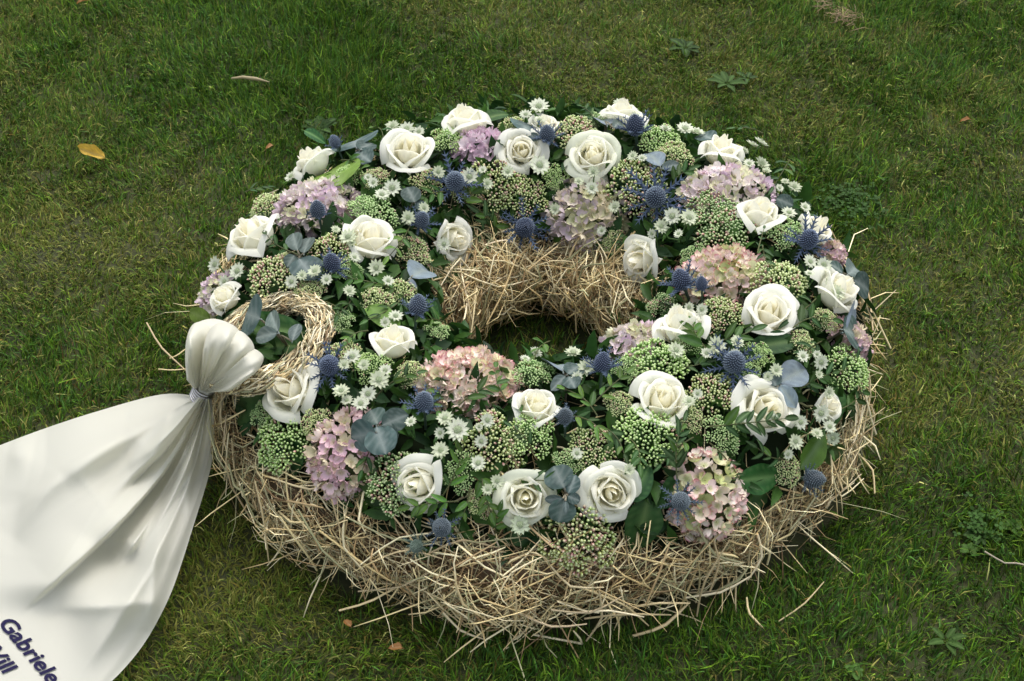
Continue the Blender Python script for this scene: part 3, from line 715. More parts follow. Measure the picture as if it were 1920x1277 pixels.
def add_rose(i, px, py, rp, kind, label, ex):
    p, n = hit(px, py); s = rp*px_size(p)
    d = face_dir(n, .15, .10, ex); R = frame(d, random.uniform(0, 6.28))
    sc = s*{'open': 1.06, 'half': 1.19, 'bud': 1.38, 'green': 1.04}[kind]
    c = p - np.array(d)*sc*.45
    r = root('white_rose', c, R, sc, label, 'rose', 'white roses in the wreath'); var = ROSEV[kind]; pet, cal = var[i % len(var)]
    for m in pet: ob('petal', m, r)
    ob('calyx', cal, r)
for i, a_ in enumerate(ROSES): add_rose(i, *a_)

HY = [(595,374,74,50,'lilac','round lilac hydrangea head with green tints at upper left'),
 (898,270,46,34,'pink','small orchid-pink hydrangea cluster among roses at the back'),
 (1095,398,76,58,'green','mauve and green hydrangea head hanging above the hole'),
 (1367,350,86,58,'lilac','large lilac and pink hydrangea head at upper right'),
 (1357,508,82,56,'red','cream hydrangea head with red and green edges at right'),
 (880,700,96,60,'cream','large cream and pink hydrangea head near the middle'),
 (642,846,68,76,'mauve','mauve-pink hydrangea head at lower left beside round grey leaves'),
 (1330,926,70,84,'red','cupped pink and green hydrangea head at the front right'),
 (1188,636,62,42,'lilac','pale pink hydrangea head on the right edge of the hole'),
 (1600,636,36,46,'mauve','pink hydrangea half hidden at the right rim under a grey leaf'),
 (402,548,36,50,'lilac','lilac hydrangea at the left rim beside the straw ring'),
 (1566,470,28,22,'mauve','bit of pink hydrangea behind the pointed rose at right rim')]
CORE = []
for i, (px, py, rx, ry, kind, label) in enumerate(HY):
    p, n = hit(px, py); ps = px_size(p); Rr = rx*ps; d = face_dir(n, .2, .35); R = frame(d, 0)
    vs = min(1.0, max(.62, (ry/rx)*1.05))
    c = p - np.array(d)*Rr*.42
    r = root('hydrangea', c, R, Rr, label, 'hydrangea', 'hydrangea heads in the wreath')
    g = np.random.default_rng(200+i); cr = Acc(); V = []
    yv = min(1.2, max(.8, ry/rx/.85))
    for a1 in range(10):
        for b1 in range(6): e_ = b1/5*math.pi/2; V.append((.82*math.cos(e_)*math.cos(a1*.628), .82*yv*math.cos(e_)*math.sin(a1*.628), .72*vs*math.sin(e_)))
    t_, f_, c_ = tube([(0, 0, -1.0), (0, 0, .1)], [.06, .10], 6, (.10, .17, .06)); cr.add(V, grid_faces(10, 6, True), (.10, .13, .05)); cr.add(t_, f_, c_)
    ob('stalk', cr.mesh('stalk', M_LEAF), r)
    fs = .20*72/rx; 
    if i == 7: fs = .24
    if rx < 50: fs = .26
    N_ = int(4.4/(fs*fs)); 
    for k in range(N_):
        f = (k+.5)/N_; ct = 1-f*1.15; st = math.sqrt(max(0, 1-ct*ct)); a1 = k*2.39996+g.normal(0, .1)
        dd = Vector((st*math.cos(a1), st*math.sin(a1), ct)); q = Vector((dd.x*.93, dd.y*.93*yv, dd.z*.86*vs))*(1+g.normal(0, .05))
        nn = Vector((dd.x, dd.y/yv, dd.z/vs)).normalized() + Vector(g.normal(0, .30, 3))
        M = TRS(q, frame(nn, g.uniform(0, 6.28)), fs*g.uniform(.85, 1.18)); ob('floret', FLOM[kind][g.integers(4)], r, M=M)

# --- greenery bed under the blooms (countless little dark leaves)
KEEP = [(hit(a_[0], a_[1])[0], a_[2]*px_size(hit(a_[0], a_[1])[0])*.85) for a_ in ROSES]
g = np.random.default_rng(60); A = Acc(); n = 3900
for k in range(n):
    th_ = g.uniform(0, 2*np.pi); s_ = g.uniform(-.97, .97); r_ = RM+HW*s_; x, y = r_*math.cos(th_), r_*math.sin(th_)
    z = float(flower_h(x, y)) - g.uniform(.008, .030); L = g.uniform(.018, .036); w_ = L*g.uniform(.3, .45)
    if any((x-c_[0])**2+(y-c_[1])**2+(z-c_[2])**2 < r2*r2 for c_, r2 in KEEP): continue
    nd = Vector((s_*math.cos(th_), s_*math.sin(th_), .6)) + Vector(g.normal(0, .45, 3)); d = Vector(g.normal(0, 1, 3)); R = np.array(frame_yz(d-nd*d.dot(nd)*.6/nd.length_squared, nd).to_3x3())
    pr = np.array([(0, 0, 0), (-.5, .35, .10), (0, .4, -.02), (.5, .35, .10), (-.38, .7, .04), (0, .75, -.06), (.38, .7, .04), (0, 1, -.14)])*[w_, L, L]
    V = pr@R.T + [x, y, z]
    A.add(V, [np.array([(1, 2, 5, 4), (2, 3, 6, 5)]), np.array([(0, 2, 1), (0, 3, 2), (4, 5, 7), (5, 6, 7)])], np.array([(.030, .075, .015), (.05, .11, .02), (.022, .055, .015), (.07, .14, .025)][k % 4])*(1+.2*g.normal()))
gb = ob('green_foliage', A.mesh('green_foliage', M_LEAF, False)); tag(gb, 'dense dark green leafy bed packed between the flowers on top of the straw', 'foliage', kind='stuff')
# mossy backing for the stems, coloured near-black to put shade into the gaps
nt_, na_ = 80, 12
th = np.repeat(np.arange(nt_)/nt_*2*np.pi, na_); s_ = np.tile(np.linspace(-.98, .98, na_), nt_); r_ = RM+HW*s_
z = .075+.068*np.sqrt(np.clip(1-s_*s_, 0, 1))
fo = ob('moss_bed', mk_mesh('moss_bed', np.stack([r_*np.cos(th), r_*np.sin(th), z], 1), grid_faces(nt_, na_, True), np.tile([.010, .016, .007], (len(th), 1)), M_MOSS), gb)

SE = [(838,262,32,'bright'),(1080,252,44,'pale'),(1236,262,40,'bright'),(1192,345,54,'pink'),(930,345,50,'pink'),(985,370,40,'pink'),(1335,395,46,'dark'),(1362,430,52,'dark'),(1262,292,34,'pale'),
 (1230,388,28,'pink'),(1462,527,50,'pale'),(1476,440,36,'bright'),(500,386,34,'pale'),(702,398,42,'bright'),(622,475,44,'pink'),(512,518,50,'pale'),(895,472,36,'dark'),(772,470,36,'pale'),
 (752,548,34,'pale'),(1352,590,42,'pink'),(1228,680,56,'bright'),(1335,742,48,'pink'),(1220,818,58,'bright'),(1108,840,42,'pink'),(1160,756,26,'pale'),(1355,815,36,'bright'),(1588,692,46,'bright'),
 (930,825,56,'pink'),(992,815,46,'bright'),(745,905,56,'dark'),(530,828,54,'bright'),(494,776,26,'bright'),(1085,1008,68,'pink'),(645,668,34,'pale'),(700,690,34,'bright'),(998,700,36,'bright'),(1422,665,28,'bright'),
 (1240,570,28,'dark'),(800,340,30,'pink'),(680,390,28,'bright'),(770,700,28,'pale'),(1290,640,30,'bright'),(1040,330,24,'bright'),(870,352,30,'pink'),(1545,600,26,'pale'),(650,505,26,'bright'),(705,565,34,'pale'),(640,602,24,'bright'),(580,545,28,'pale'),(868,885,36,'bright'),(905,940,28,'pale'),(1062,868,26,'bright'),(1292,785,28,'pale'),(1178,690,28,'bright'),
 (1500,645,30,'pale'),(1398,700,26,'bright'),(1478,884,28,'pale'),(705,335,26,'pale'),(655,330,26,'bright'),(1300,478,24,'bright'),(962,238,26,'pale'),(1118,226,22,'bright'),(592,792,28,'pale'),(820,620,24,'bright'),(1150,455,24,'pale')]
SEN = {'bright': 'bright green sedum cluster', 'dark': 'dark green tight-budded sedum', 'pale': 'pale green sedum cluster', 'pink': 'pink-tipped green sedum cluster'}
for i, (px, py, rp, kind) in enumerate(SE):
    p, n = hit(px, py); s = rp*px_size(p)*1.18; d = face_dir(n, .25, .25); bm_, st_ = SED[kind][i % len(SED[kind])]
    r = root('sedum', p-np.array(d)*s*.32, frame(d, random.uniform(0, 6.28)), s, where(px, py, SEN[kind]), 'sedum', 'sedum clusters in the wreath')
    tag(ob('flower_buds', bm_, r), kind='stuff'); ob('stem_branches', st_, r)

TH = [(845,356,22,40,'blue',1.0),(980,421,22,38,'blue',1.0),(1026,273,18,26,'blue',.6),(1190,262,21,32,'blue',.8),(1238,388,24,52,'blue',1.2),(1503,474,22,36,'blue',.9),(600,420,18,18,'blue',.4),(623,520,20,28,'blue',.6),
 (774,604,21,26,'blue',.5),(628,706,23,38,'blue',1.0),(800,775,21,30,'blue',.6),(1130,711,20,30,'blue',.7),(1368,702,25,42,'blue',1.0),(1058,802,18,20,'grey',.3),(1262,936,21,32,'grey',.9),(1290,553,22,34,'blue',.7),
 (776,430,18,26,'blue',.6),(838,978,21,26,'grey',.7),(794,1004,15,20,'green',.4),(1496,886,21,24,'grey',.7),(638,294,13,14,'blue',.3),(1322,560,14,18,'blue',.5)]
THN = {'blue': 'blue spiky sea holly head', 'grey': 'slate-grey sea holly head', 'green': 'small greenish sea holly head'}
for i, (px, py, rp, br, kind, flat) in enumerate(TH):
    p, n = hit(px, py); ps = px_size(p); p = p + n*.018; s = rp*ps*.76; d = face_dir(n, .35, .15, (random.uniform(-.2, .2), random.uniform(-.2, .2), 0))
    if flat > .85: d = (d + Vector(-FW)*.9).normalized()
    r = root('sea_holly', p-np.array(d)*s*.9, frame(d, random.uniform(0, 6)), s*1.9, where(px, py, THN[kind]), 'thistle', 'sea holly heads in the wreath')
    ob('cone', CONE[kind][i % len(CONE[kind])], r)
    nb = 11; L = br*ps/(s*1.9)*1.35
    for k in range(nb):
        a1 = k/nb*2*math.pi+random.uniform(-.2, .2); el = random.uniform(.05, .6) + (1-flat)*.3
        y = Vector((math.cos(a1)*math.cos(el), math.sin(a1)*math.cos(el), math.sin(el))); z = Vector((-math.cos(a1)*math.sin(el), -math.sin(a1)*math.sin(el), math.cos(el)))
        ob('bract', BRACT[kind][k % len(BRACT[kind])], r, M=TRS(y*.30, frame_yz(y, z), L*random.uniform(.75, 1.12)))
    t_, f_, c_ = tube([(0, 0, -2.2), (0, 0, -.9), (0, 0, .1)], [.09, .09, .12], 6, (.09, .14, .10)); ob('stem', mk_mesh('stem', t_, f_, np.tile(c_, (len(t_), 1)), M_LEAF), r)

# masterwort sprigs: each a list of blooms (px,py,r,lift cm)
MW = [[(736,236,15,2.5),(762,242,18,1.5),(785,246,12,1)],[(1010,198,20,4),(986,214,13,3),(1012,224,12,2.5)],[(1165,196,17,4.5),(1185,206,14,4),(1190,218,12,3)],[(1248,240,13,2),(1285,240,18,2.5),(1306,246,17,2)],
 [(1412,270,15,4),(1428,266,16,4.5),(1396,282,10,3)],[(1430,306,16,3),(1438,320,10,2.5),(1405,306,12,2)],[(1490,350,14,3),(1472,340,9,3),(1462,352,9,2)],[(1510,388,12,2.5),(1480,398,15,1.5)],[(1012,309,21,1.5)],[(880,331,18,2),(914,344,12,2),(905,318,9,2)],
 [(735,352,18,2),(700,342,12,2),(716,364,15,1.5),(690,332,9,2)],[(795,390,12,2.5),(765,408,15,2)],[(832,458,14,3)],[(1110,352,14,2.5),(1112,322,12,2.5),(1085,340,10,2)],[(1186,292,11,2),(1204,296,10,2)],[(1260,405,18,2.5),(1292,408,18,2.5),(1240,424,15,2),(1272,438,10,2)],
 [(652,444,18,2.5),(630,430,10,2)],[(705,502,17,2),(728,526,12,2),(665,482,12,2)],[(402,496,17,1.5),(444,508,18,1.5),(420,528,14,1.5)],[(1268,580,14,2.5),(1292,576,11,2.5),(1316,580,13,2)],[(1345,648,20,2.5),(1382,640,15,2.5),(1325,662,13,2),(1378,665,13,2)],
 [(1268,656,18,2)],[(1075,660,17,3),(1100,688,18,2),(1082,706,12,2)],[(660,668,18,2),(682,684,13,2),(645,684,12,2)],[(710,712,20,3),(690,738,17,3),(676,756,17,3),(722,694,14,3)],[(640,732,17,3.2),(650,750,13,2.5)],
 [(858,806,24,3),(834,784,17,3),(825,812,12,2)],[(914,788,15,2.5),(898,800,9,2)],[(902,828,14,2)],[(826,844,18,2.5)],[(896,868,16,3)],[(1540,680,16,2.5),(1532,664,9,2)],[(1536,702,9,2)],[(1502,792,15,2),(1540,775,18,2.5),(1556,800,14,2),(1532,812,13,2)],[(1492,828,16,2),(1478,852,12,2)],
 [(1545,496,16,2.5),(1520,490,15,2),(1518,512,11,2)],[(975,984,20,1)],[(1562,822,15,1)],[(1572,548,16,2.5),(1556,530,12,2)],[(1128,432,10,1),(1040,392,12,1.5)],[(1450,784,12,2.6)],[(545,330,14,1.5)],[(1555,735,12,2)],[(1222,438,10,1.5)],[(660,455,9,2)],[(590,508,15,2.5),(612,524,12,2)],[(742,592,15,2),(722,604,11,2)],[(932,902,14,2.5),(914,918,12,2)],[(1082,850,13,2)],[(1292,752,14,2.5),(1308,738,11,2)],[(1456,694,14,2.5),(1440,706,10,2)],[(1506,668,13,2)],[(822,322,13,2.5)],[(952,322,13,2.5)],[(1152,388,13,2)],[(546,528,14,2),(566,516,11,2)],[(1180,880,12,2)],[(770,790,12,2)],[(655,545,13,2)],[(1005,660,13,2),(985,672,11,2)]]
for i, blooms in enumerate(MW):
    x0 = sum(b[0] for b in blooms)/len(blooms); y0 = sum(b[1] for b in blooms)/len(blooms)
    p0, n0 = hit(x0, min(y0+20, 1010)); p0 = p0 - n0*.012
    r = root('masterwort', p0, Matrix.Identity(4), 1.0, where(x0, y0, 'white masterwort bloom' if len(blooms) == 1 else 'sprig of white masterwort blooms'), 'masterwort', 'masterwort sprigs in the wreath')
    S_ = Acc()
    for (px, py, rp, lift) in blooms:
        p, n = hit(px, py); n = np.array(face_dir(n, .3, .2)); h = lift*.01
        # climb along the view ray until the wanted height over the bed
        d = ray(px, py); d = d/np.linalg.norm(d); q = p - d*(h+.006); s = rp*px_size(q)
        if px > 1380 and py < 460 or py < 260: fd = Vector(n)+Vector((random.uniform(-.4, .4), random.uniform(-.6, .2), .3))
        else: fd = Vector(n)+Vector(-FW)*.7+Vector(np.random.default_rng(i*7+int(px)).normal(0, .35, 3))
        fd.normalize(); k = 2 if (i in (36, 37)) else (0 if random.random() < .6 else 1)
        b = ob('bloom', AST[k][0], r, M=TRS(q-p0-np.array(fd)*s*.2, frame(fd, random.uniform(0, 6)), s*1.05)); ob('pincushion', AST[k][1], b)
        e = q-p0-np.array(fd)*s*.15; t_, f_, c_ = tube([(0, 0, 0), e*.5+np.array([0, 0, -.004])-np.array(fd)*.008, e-np.array(fd)*.006, e], .0010, 5, (.10, .20, .06)); S_.add(t_, f_, c_)
    ob('stem', S_.mesh('stem', M_LEAF), r)

# single big leaves: base px, tip px, mesh, width mult, lifts (cm), label
def at_lift(px, py, lift):
    p, n = hit(px, py); d = ray(px, py); d /= np.linalg.norm(d); return p - d*lift*.01, n
LEAVES = [((1150,462),(1095,535),BIG[0],1.1,0,.5,'broad dark green leaf hanging over the straw above the hole'),((1165,470),(1160,508),BIG[1],1.2,-.5,0,'dark green leaf tucked under the rose above the hole'),
 ((640,348),(612,298),BRIGHT,1.0,2,2.5,'round lime-green leaf in front of the white rose'),((1215,935),(1195,1038),BIG[0],1.15,-.3,1,'large glossy green leaf at the front right of the open rose'),
 ((1385,900),(1475,895),BIG[0],.9,0,1,'dark green leaf right of the cupped pink hydrangea'),((1390,925),(1470,928),BIG[1],.9,-.5,.5,'lower dark green leaf right of the cupped pink hydrangea'),
 ((570,845),(488,868),BIG[1],1.0,-.8,0,'dark green leaf under the bright sedum at lower left'),((495,735),(402,742),BIG[0],1.0,.5,1,'long green leaf under the ribbon puff and straw ring'),
 ((700,885),(625,1000),NARROW[3],1.1,0,1,'long serrated green leaf hanging over the straw at lower left'),((640,925),(618,965),BIG[1],1.2,-.5,0,'dark leaf under the mauve hydrangea at lower left'),
 ((945,985),(1005,1018),BIG[0],1.2,-.8,.3,'green leaf below the frilly greenish front rose'),((870,480),(792,512),BIG[0],.8,-.5,0,'dark green leaf below the cream rose drooping into the hole'),
 ((745,620),(690,560),BRIGHT,.55,1,2,'bright green leaf above the pointed rose near the middle'),((1560,720),(1572,800),BIG[0],1.0,-.5,.5,'green leaf right of the small pale rose'),
 ((1540,850),(1594,852),NARROW[0],1.3,.5,1,'narrow dark leaf pointing outward over straw at right'),((1500,880),(1555,808),NARROW[2],1.4,1,1.5,'upright dark leaf over masterwort at lower right'),
 ((570,245),(612,262),BIG[1],.8,0,1,'leaf at the back rim left of the upper left rose'),((395,600),(352,585),BRIGHT,.8,0,1,'green leaf sticking out left of the lilac hydrangea'),
 ((1490,640),(1405,645),BIG[1],.8,.5,.5,'dark leaf below the fully open rose at right'),((905,225),(955,205),BIG[0],.8,-.5,.5,'green leaf at the back rim beside the cream rose'),
 ((800,560),(830,600),BIG[1],.9,-.5,0,'dark leaf at the left end of the hole'),((1180,940),(1225,870),BIG[1],.9,.2,.6,'dark leaf right of the open front rose'),((1290,890),(1240,950),BIG[1],1.0,-.8,0,'blackish green leaf behind the grey sea holly at front'),
 ((450,620),(560,610),BIG[1],.8,-.5,0,'dark leaf inside the small straw ring'),((560,650),(470,640),BIG[0],.7,-.8,0,'dark green leaf low inside the small straw ring')]
for (b0, b1, m, wm, l0, l1, lab) in LEAVES:
    A0, n0 = at_lift(*b0, l0); A1, n1 = at_lift(*b1, l1); D = A1-A0; L = np.linalg.norm(D)
    nn = Vector(n0)+Vector(n1)+Vector(-FW)*1.3+Vector((random.uniform(-.3, .3), 0, 0)); o = ob('leaf', m); o.matrix_world = TRS(A0, frame_yz(D, nn), (L*wm, L, L)); tag(o, lab, 'leaf', 'single leaves in the wreath')

# eucalyptus: groups of leaves on a twig: base px, leaves (base,tip,mesh idx)
EU = [((710,800),[((705,812),(650,822),1),((708,795),(690,762),1),((712,800),(742,830),0),((716,798),(768,775),0),((706,800),(722,850),1)],'eucalyptus sprig with round blue-grey leaves over the mauve hydrangea'),
 ((1062,925),[((1058,915),(1035,868),1),((1066,925),(1080,888),0),((1060,935),(1048,985),1),((1055,935),(1018,938),2),((1064,930),(1090,940),0),((1060,940),(1062,965),2)],'eucalyptus sprig with round slate leaves between the two front roses'),
 ((1455,720),[((1460,718),(1525,680),3),((1462,722),(1495,765),3),((1455,725),(1440,690),0)],'large pale blue eucalyptus leaves above the rose under the spray'),
 ((1580,620),[((1585,622),(1642,600),3),((1580,618),(1625,632),0)],'blue-grey eucalyptus leaf reaching outward at the right rim'),
 ((1600,520),[((1600,525),(1638,545),0),((1590,515),(1616,492),2),((1580,512),(1555,490),0)],'grey eucalyptus leaves above the rose at the right rim'),
 ((520,625),[((488,598),(446,582),1),((522,622),(500,578),2),((520,625),(470,632),2),((548,640),(560,600),2)],'eucalyptus sprig with a round blue disc leaf over the straw ring'),
 ((985,252),[((988,250),(984,216),1),((992,252),(1010,262),0)],'round blue-grey leaf at the back rim beside the slim bud'),
 ((668,280),[((668,276),(658,246),1),((675,282),(700,262),0),((668,285),(694,300),0)],'eucalyptus leaves left of the big open rose at upper left'),
 ((1238,315),[((1238,312),(1212,272),3),((1240,316),(1280,305),2)],'pale silvery eucalyptus leaf below the back sedum'),
 ((1060,700),[((1056,696),(1040,660),3),((1064,702),(1090,680),0),((1060,705),(1035,730),2),((1066,706),(1078,725),0)],'silvery folded eucalyptus leaves at the front edge of the hole'),
 ((562,480),[((558,470),(545,428),2),((570,475),(580,435),2),((560,485),(590,520),0),((552,478),(538,500),0)],'slate eucalyptus leaves right of the large side-on rose'),
 ((775,375),[((778,380),(762,345),0),((780,378),(800,395),0)],'dark slate leaf below the big open rose'),
 ((795,500),[((770,520),(815,488),3),((765,528),(792,540),3)],'grey eucalyptus leaves at the left end of the hole'),
 ((1135,225),[((1138,235),(1125,208),3),((1150,240),(1168,222),2)],'grey leaves beside the cream rose on the back rim'),
 ((1345,252),[((1335,262),(1310,246),0)],'grey leaf at the upper right rim behind masterwort'),
 ((1470,368),[((1455,372),(1490,385),0)],'dark grey leaf sticking out below the large lilac hydrangea')]
for (tw, lv, lab) in EU:
    lv = list(lv)
    P0, n0 = at_lift(*lv[0][0], 1.5) if False else at_lift(*tw, 1.5)
    r = root('eucalyptus', P0, Matrix.Identity(4), 1, lab, 'eucalyptus', 'eucalyptus sprigs in the wreath'); A = Acc()
    lf = 5.0 if 'straw ring' in lab else 2.2
    for (b0, b1, k) in lv:
        l0 = lf*random.uniform(.8, 1.2); A0, n1 = at_lift(*b0, l0); A1, n2 = at_lift(*b1, l0+random.uniform(-.4, .8)); D = A1-A0; L = np.linalg.norm(D)
        nn = Vector(n1)*(.2 if k == 1 else 1)+Vector(-FW)*(2.5 if k == 1 else 1.2)+Vector(np.random.default_rng(int(b0[0])).normal(0, .35, 3)); o = ob('leaf', EUC[k], r); o.matrix_basis = TRS(A0-P0, frame_yz(D, nn), (L*(1.1 if k == 1 else .92), L*.94, L))
        e = A0-P0; t_, f_, c_ = tube([np.array(-n0)*.03, e*.3, e], .0011, 5, (.22, .2, .14)); A.add(t_, f_, c_)
    ob('twig', A.mesh('twig', M_LEAF), r)

# leafy sprays: base px, tip px, leaf pairs, leaf length px, mesh idx, lift
SP = [((1330,800),(1470,785),6,46,1,3.5,'dark spray with pointed leaflets lying across the large cream rose'),((560,478),(500,440),3,26,0,3.5,'small dark sprig laid on the large side-on rose'),((1420,475),(1432,430),3,16,0,3,'dark twig with tiny leaves on the tall side-on rose'),
 ((780,560),(640,520),8,24,2,1.6,None),((760,545),(690,600),6,22,0,1.5,None),((830,930),(870,830),6,30,3,2,None),((860,940),(770,950),6,28,2,2,None),((1270,900),(1282,790),8,30,1,2.5,None),((1330,830),(1390,905),5,20,1,1.5,None),
 ((860,390),(905,340),3,32,2,1.5,None),((880,380),(960,470),4,28,1,1,None),((840,360),(790,380),3,26,0,2,None),((1330,660),(1300,610),3,38,2,2,None),((1340,640),(1410,620),3,38,0,2,None),((1480,620),(1560,600),5,34,0,2,None),
 ((1110,760),(1175,700),5,30,2,2,None),((1120,780),(1060,730),5,28,3,1.8,None),((1130,800),(1170,850),4,26,1,1.5,None),((1430,460),(1440,500),3,26,0,1.5,None),((700,750),(780,700),5,26,1,1.5,None),((740,780),(680,880),5,26,0,1,None),
 ((800,720),(820,770),4,26,2,1.5,None),((860,760),(930,720),5,32,0,2.5,None),((950,750),(930,690),4,26,2,2,None),((960,880),(1040,900),4,28,1,1.5,None),((900,880),(920,960),6,28,2,1.5,None),((880,920),(850,990),5,26,2,1.2,None),
 ((1180,820),(1200,870),4,30,0,1.5,None),((1300,820),(1240,870),5,24,1,1.8,None),((1560,700),(1610,660),4,30,1,1.5,None),((1500,730),(1560,700),4,28,0,1.5,None),((1530,560),(1480,600),4,30,1,1.5,None),((770,420),(730,480),4,30,3,2,None),
 ((1260,350),(1290,320),4,30,0,1.5,None),((1180,430),(1150,470),3,24,1,.8,None),((930,440),(900,400),3,30,1,1.2,None),((640,300),(680,330),4,24,2,1.5,None),((1140,560),(1180,600),3,20,2,.5,None),((660,560),(620,600),5,24,0,1,None),
 ((690,620),(650,640),4,22,2,1.2,None),((590,560),(640,580),4,20,1,1.2,None),((850,620),(800,600),4,30,2,2,None),((1430,250),(1380,240),3,20,0,1.5,None),((1480,300),(1450,350),3,24,1,1.5,None),((1280,690),(1320,680),4,26,1,1.2,None),
 ((1120,240),(1090,200),3,22,0,1.5,None),((700,240),(720,270),3,22,1,1.2,None),((460,360),(500,350),3,20,1,1,None),((430,470),(440,430),3,20,0,1,None),((1570,770),(1620,720),4,26,0,1.2,None),((930,1000),(935,960),4,26,2,1.2,None),((1030,640),(1000,680),3,26,2,1.2,None),
 ((1060,780),(1130,810),5,28,3,1.6,None),((1000,850),(960,800),4,24,1,1.4,None),((1540,640),(1500,670),4,30,1,1.6,None),((1470,860),(1420,840),4,26,1,1.2,None),((560,530),(600,500),4,22,2,1.4,None)]
def spray(b0, b1, pairs, ll, mi, lift, lab):
    if lab is None: pairs = max(3, int(pairs*.75))
    A0, n0 = at_lift(*b0, max(lift-1.2, .2)); A1, n1 = at_lift(*b1, lift); D = A1-A0; L = np.linalg.norm(D); ps = px_size(A0)
    r = root('leafy_spray', A0, Matrix.Identity(4), 1, lab or where((b0[0]+b1[0])/2, (b0[1]+b1[1])/2, ['dark green leafy spray', 'narrow-leaved dark spray', 'mid green leafy spray', 'light green slender-leaved spray'][mi]), 'foliage sprig', 'leafy sprays in the wreath')
    N_ = Vector(n0+n1)+Vector(-FW)*1.0; N_ = N_.normalized(); sd_ = Vector(D).cross(N_).normalized(); bow = random.uniform(-.12, .12)*L
    pt = lambda t: np.array(D)*t + np.array(sd_)*bow*math.sin(math.pi*t) + np.array(N_)*.08*L*math.sin(math.pi*t)
    t_, f_, c_ = tube([pt(q/8) for q in range(9)], np.linspace(.0009, .0004, 9), 5, (.09, .10, .04)); ob('stem', mk_mesh('stem', t_, f_, np.tile(c_, (len(t_), 1)), M_LEAF), r)
    for q in range(pairs):
        t = .12+.80*(q+.5)/pairs; tg = Vector(pt(t+.03)-pt(t-.03)).normalized()
        for sg in (-1, 1):
            if lab is None and random.random() < .12: continue
            y = tg*random.uniform(.5, 1.1) + sd_*sg*random.uniform(.4, 1.0) + N_*random.uniform(-.35, .6); z = N_ + sd_*sg*random.uniform(-.1, .5)+Vector((random.uniform(-.2, .2), random.uniform(-.2, .2), 0))
            s = ll*(1.22 if lab is None else 1)*ps*random.uniform(.7, 1.2)*(1-.25*t); ob('leaf', NARROW[mi if random.random() < .8 else (mi+1) % 4], r, M=TRS(pt(t), frame_yz(y, z), s))
    s = ll*ps; ob('leaf', NARROW[mi], r, M=TRS(pt(1), frame_yz(tg, N_), s))
for a_ in SP: spray(*a_)

# ================================================================== RIBBON
rb = bpy.data.objects.new('ribbon', None); COL.objects.link(rb)
KN = at(379, 738, .115); rb.location = KN
tag(rb, 'cream satin mourning ribbon gathered with silver wire and spread over the lawn', 'ribbon')
def cr(Pts, t):
    Pts = np.asarray(Pts, float); n = len(Pts)-1; x = np.clip(t, 0, 1)*n; i = np.minimum(x.astype(int), n-1); f = (x-i)[:, None]
    g_ = lambda k: Pts[np.clip(k, 0, n)]
    p0, p1, p2, p3 = g_(i-1), g_(i), g_(i+1), g_(i+2)
    return .5*((2*p1)+(-p0+p2)*f+(2*p0-5*p1+4*p2-p3)*f*f+(-p0+3*p1-3*p2+p3)*f**3)
RIB_M = np.array([(382,748),(318,868),(225,985),(110,1105),(0,1225),(-140,1400)], float)
NU, NV = 150, 130
uu = np.linspace(0, 1, NU); vv = np.linspace(0, 1, NV)
Av, Bv, Mv = cr(RIB_A, vv), cr(RIB_B, vv), cr(RIB_M, vv)
U, Vg = np.meshgrid(uu, vv, indexing='ij')
w0 = 2*(U-.5)*(U-1); w1 = -4*U*(U-1); w2 = 2*U*(U-.5)
PX = w0*Av[None, :, 0]+w1*Mv[None, :, 0]+w2*Bv[None, :, 0]; PY = w0*Av[None, :, 1]+w1*Mv[None, :, 1]+w2*Bv[None, :, 1]
G = lambda x, c, s: np.exp(-((x-c)/s)**2)
Z = .022 + .093*np.exp(-(Vg/.17)**1.5)
ph = U*2*np.pi
Z += .012*(.5-np.abs(np.sin(3.5*ph+.9*np.sin(ph*1.3))))*np.exp(-Vg*5)*(1-np.exp(-Vg*30))
RG = lambda x, c, s: np.exp(-np.sqrt(((x-c)/s)**2+.05)+.2236)
Z += .030*RG(U, .27-.02*Vg, .085)*np.exp(-((Vg-.16)/.15)**2)
lp1 = .34-.10*Vg; Z += .024*sm(U, lp1-.20, lp1)*(1-sm(U, lp1, lp1+.05+.3*np.clip(Vg-.25, 0, 1)))*np.exp(-((Vg-.24)/.17)**2)
Z += .022*RG(U, .13+.05*Vg, .07)*np.exp(-((Vg-.42)/.22)**2)
lip = .52-.10*Vg; Z += .040*.8*sm(U, lip-.30, lip)*(1-sm(U, lip, lip+.022))*np.exp(-((Vg-.38)/.26)**2)
Z += .026*RG(U, .74, .07)*np.exp(-((Vg-.18)/.16)**2)
Z += .026*RG(U, .85-.03*Vg, .08)*np.exp(-((Vg-.50)/.20)**2)
Z += .016*RG(U, .66, .035)*np.exp(-((Vg-.40)/.05)**2)
Z -= .008*sm(U, .93, 1.0)*sm(Vg, .25, .5)*np.clip(1-(Vg-.5)*2, 0, 1)
Z += (.0045*(np.abs(vnoise(PX, PY, .007, 3)-.5)))*2*sm(Vg, .08, .3)
Z += .030*np.exp(-((Vg-.45)/.22)**2)
def bump_at(x0, y0, x1, y1, w_, h_):
    L2 = (x1-x0)**2+(y1-y0)**2; t = np.clip(((PX-x0)*(x1-x0)+(PY-y0)*(y1-y0))/L2, 0, 1); d = np.hypot(PX-x0-t*(x1-x0), PY-y0-t*(y1-y0))
    return h_*np.exp(-np.sqrt((d/w_)**2+.08)+.283)*np.sin(np.pi*np.clip(t*.8+.12, 0, 1))
Z += bump_at(345,770,350,955,14,.010)+bump_at(366,770,352,960,9,.006)+bump_at(318,770,290,860,12,.009)
Z += bump_at(330,765,112,884,24,.020)+bump_at(112,884,25,1010,28,.014)+bump_at(60,860,15,850,30,.008)
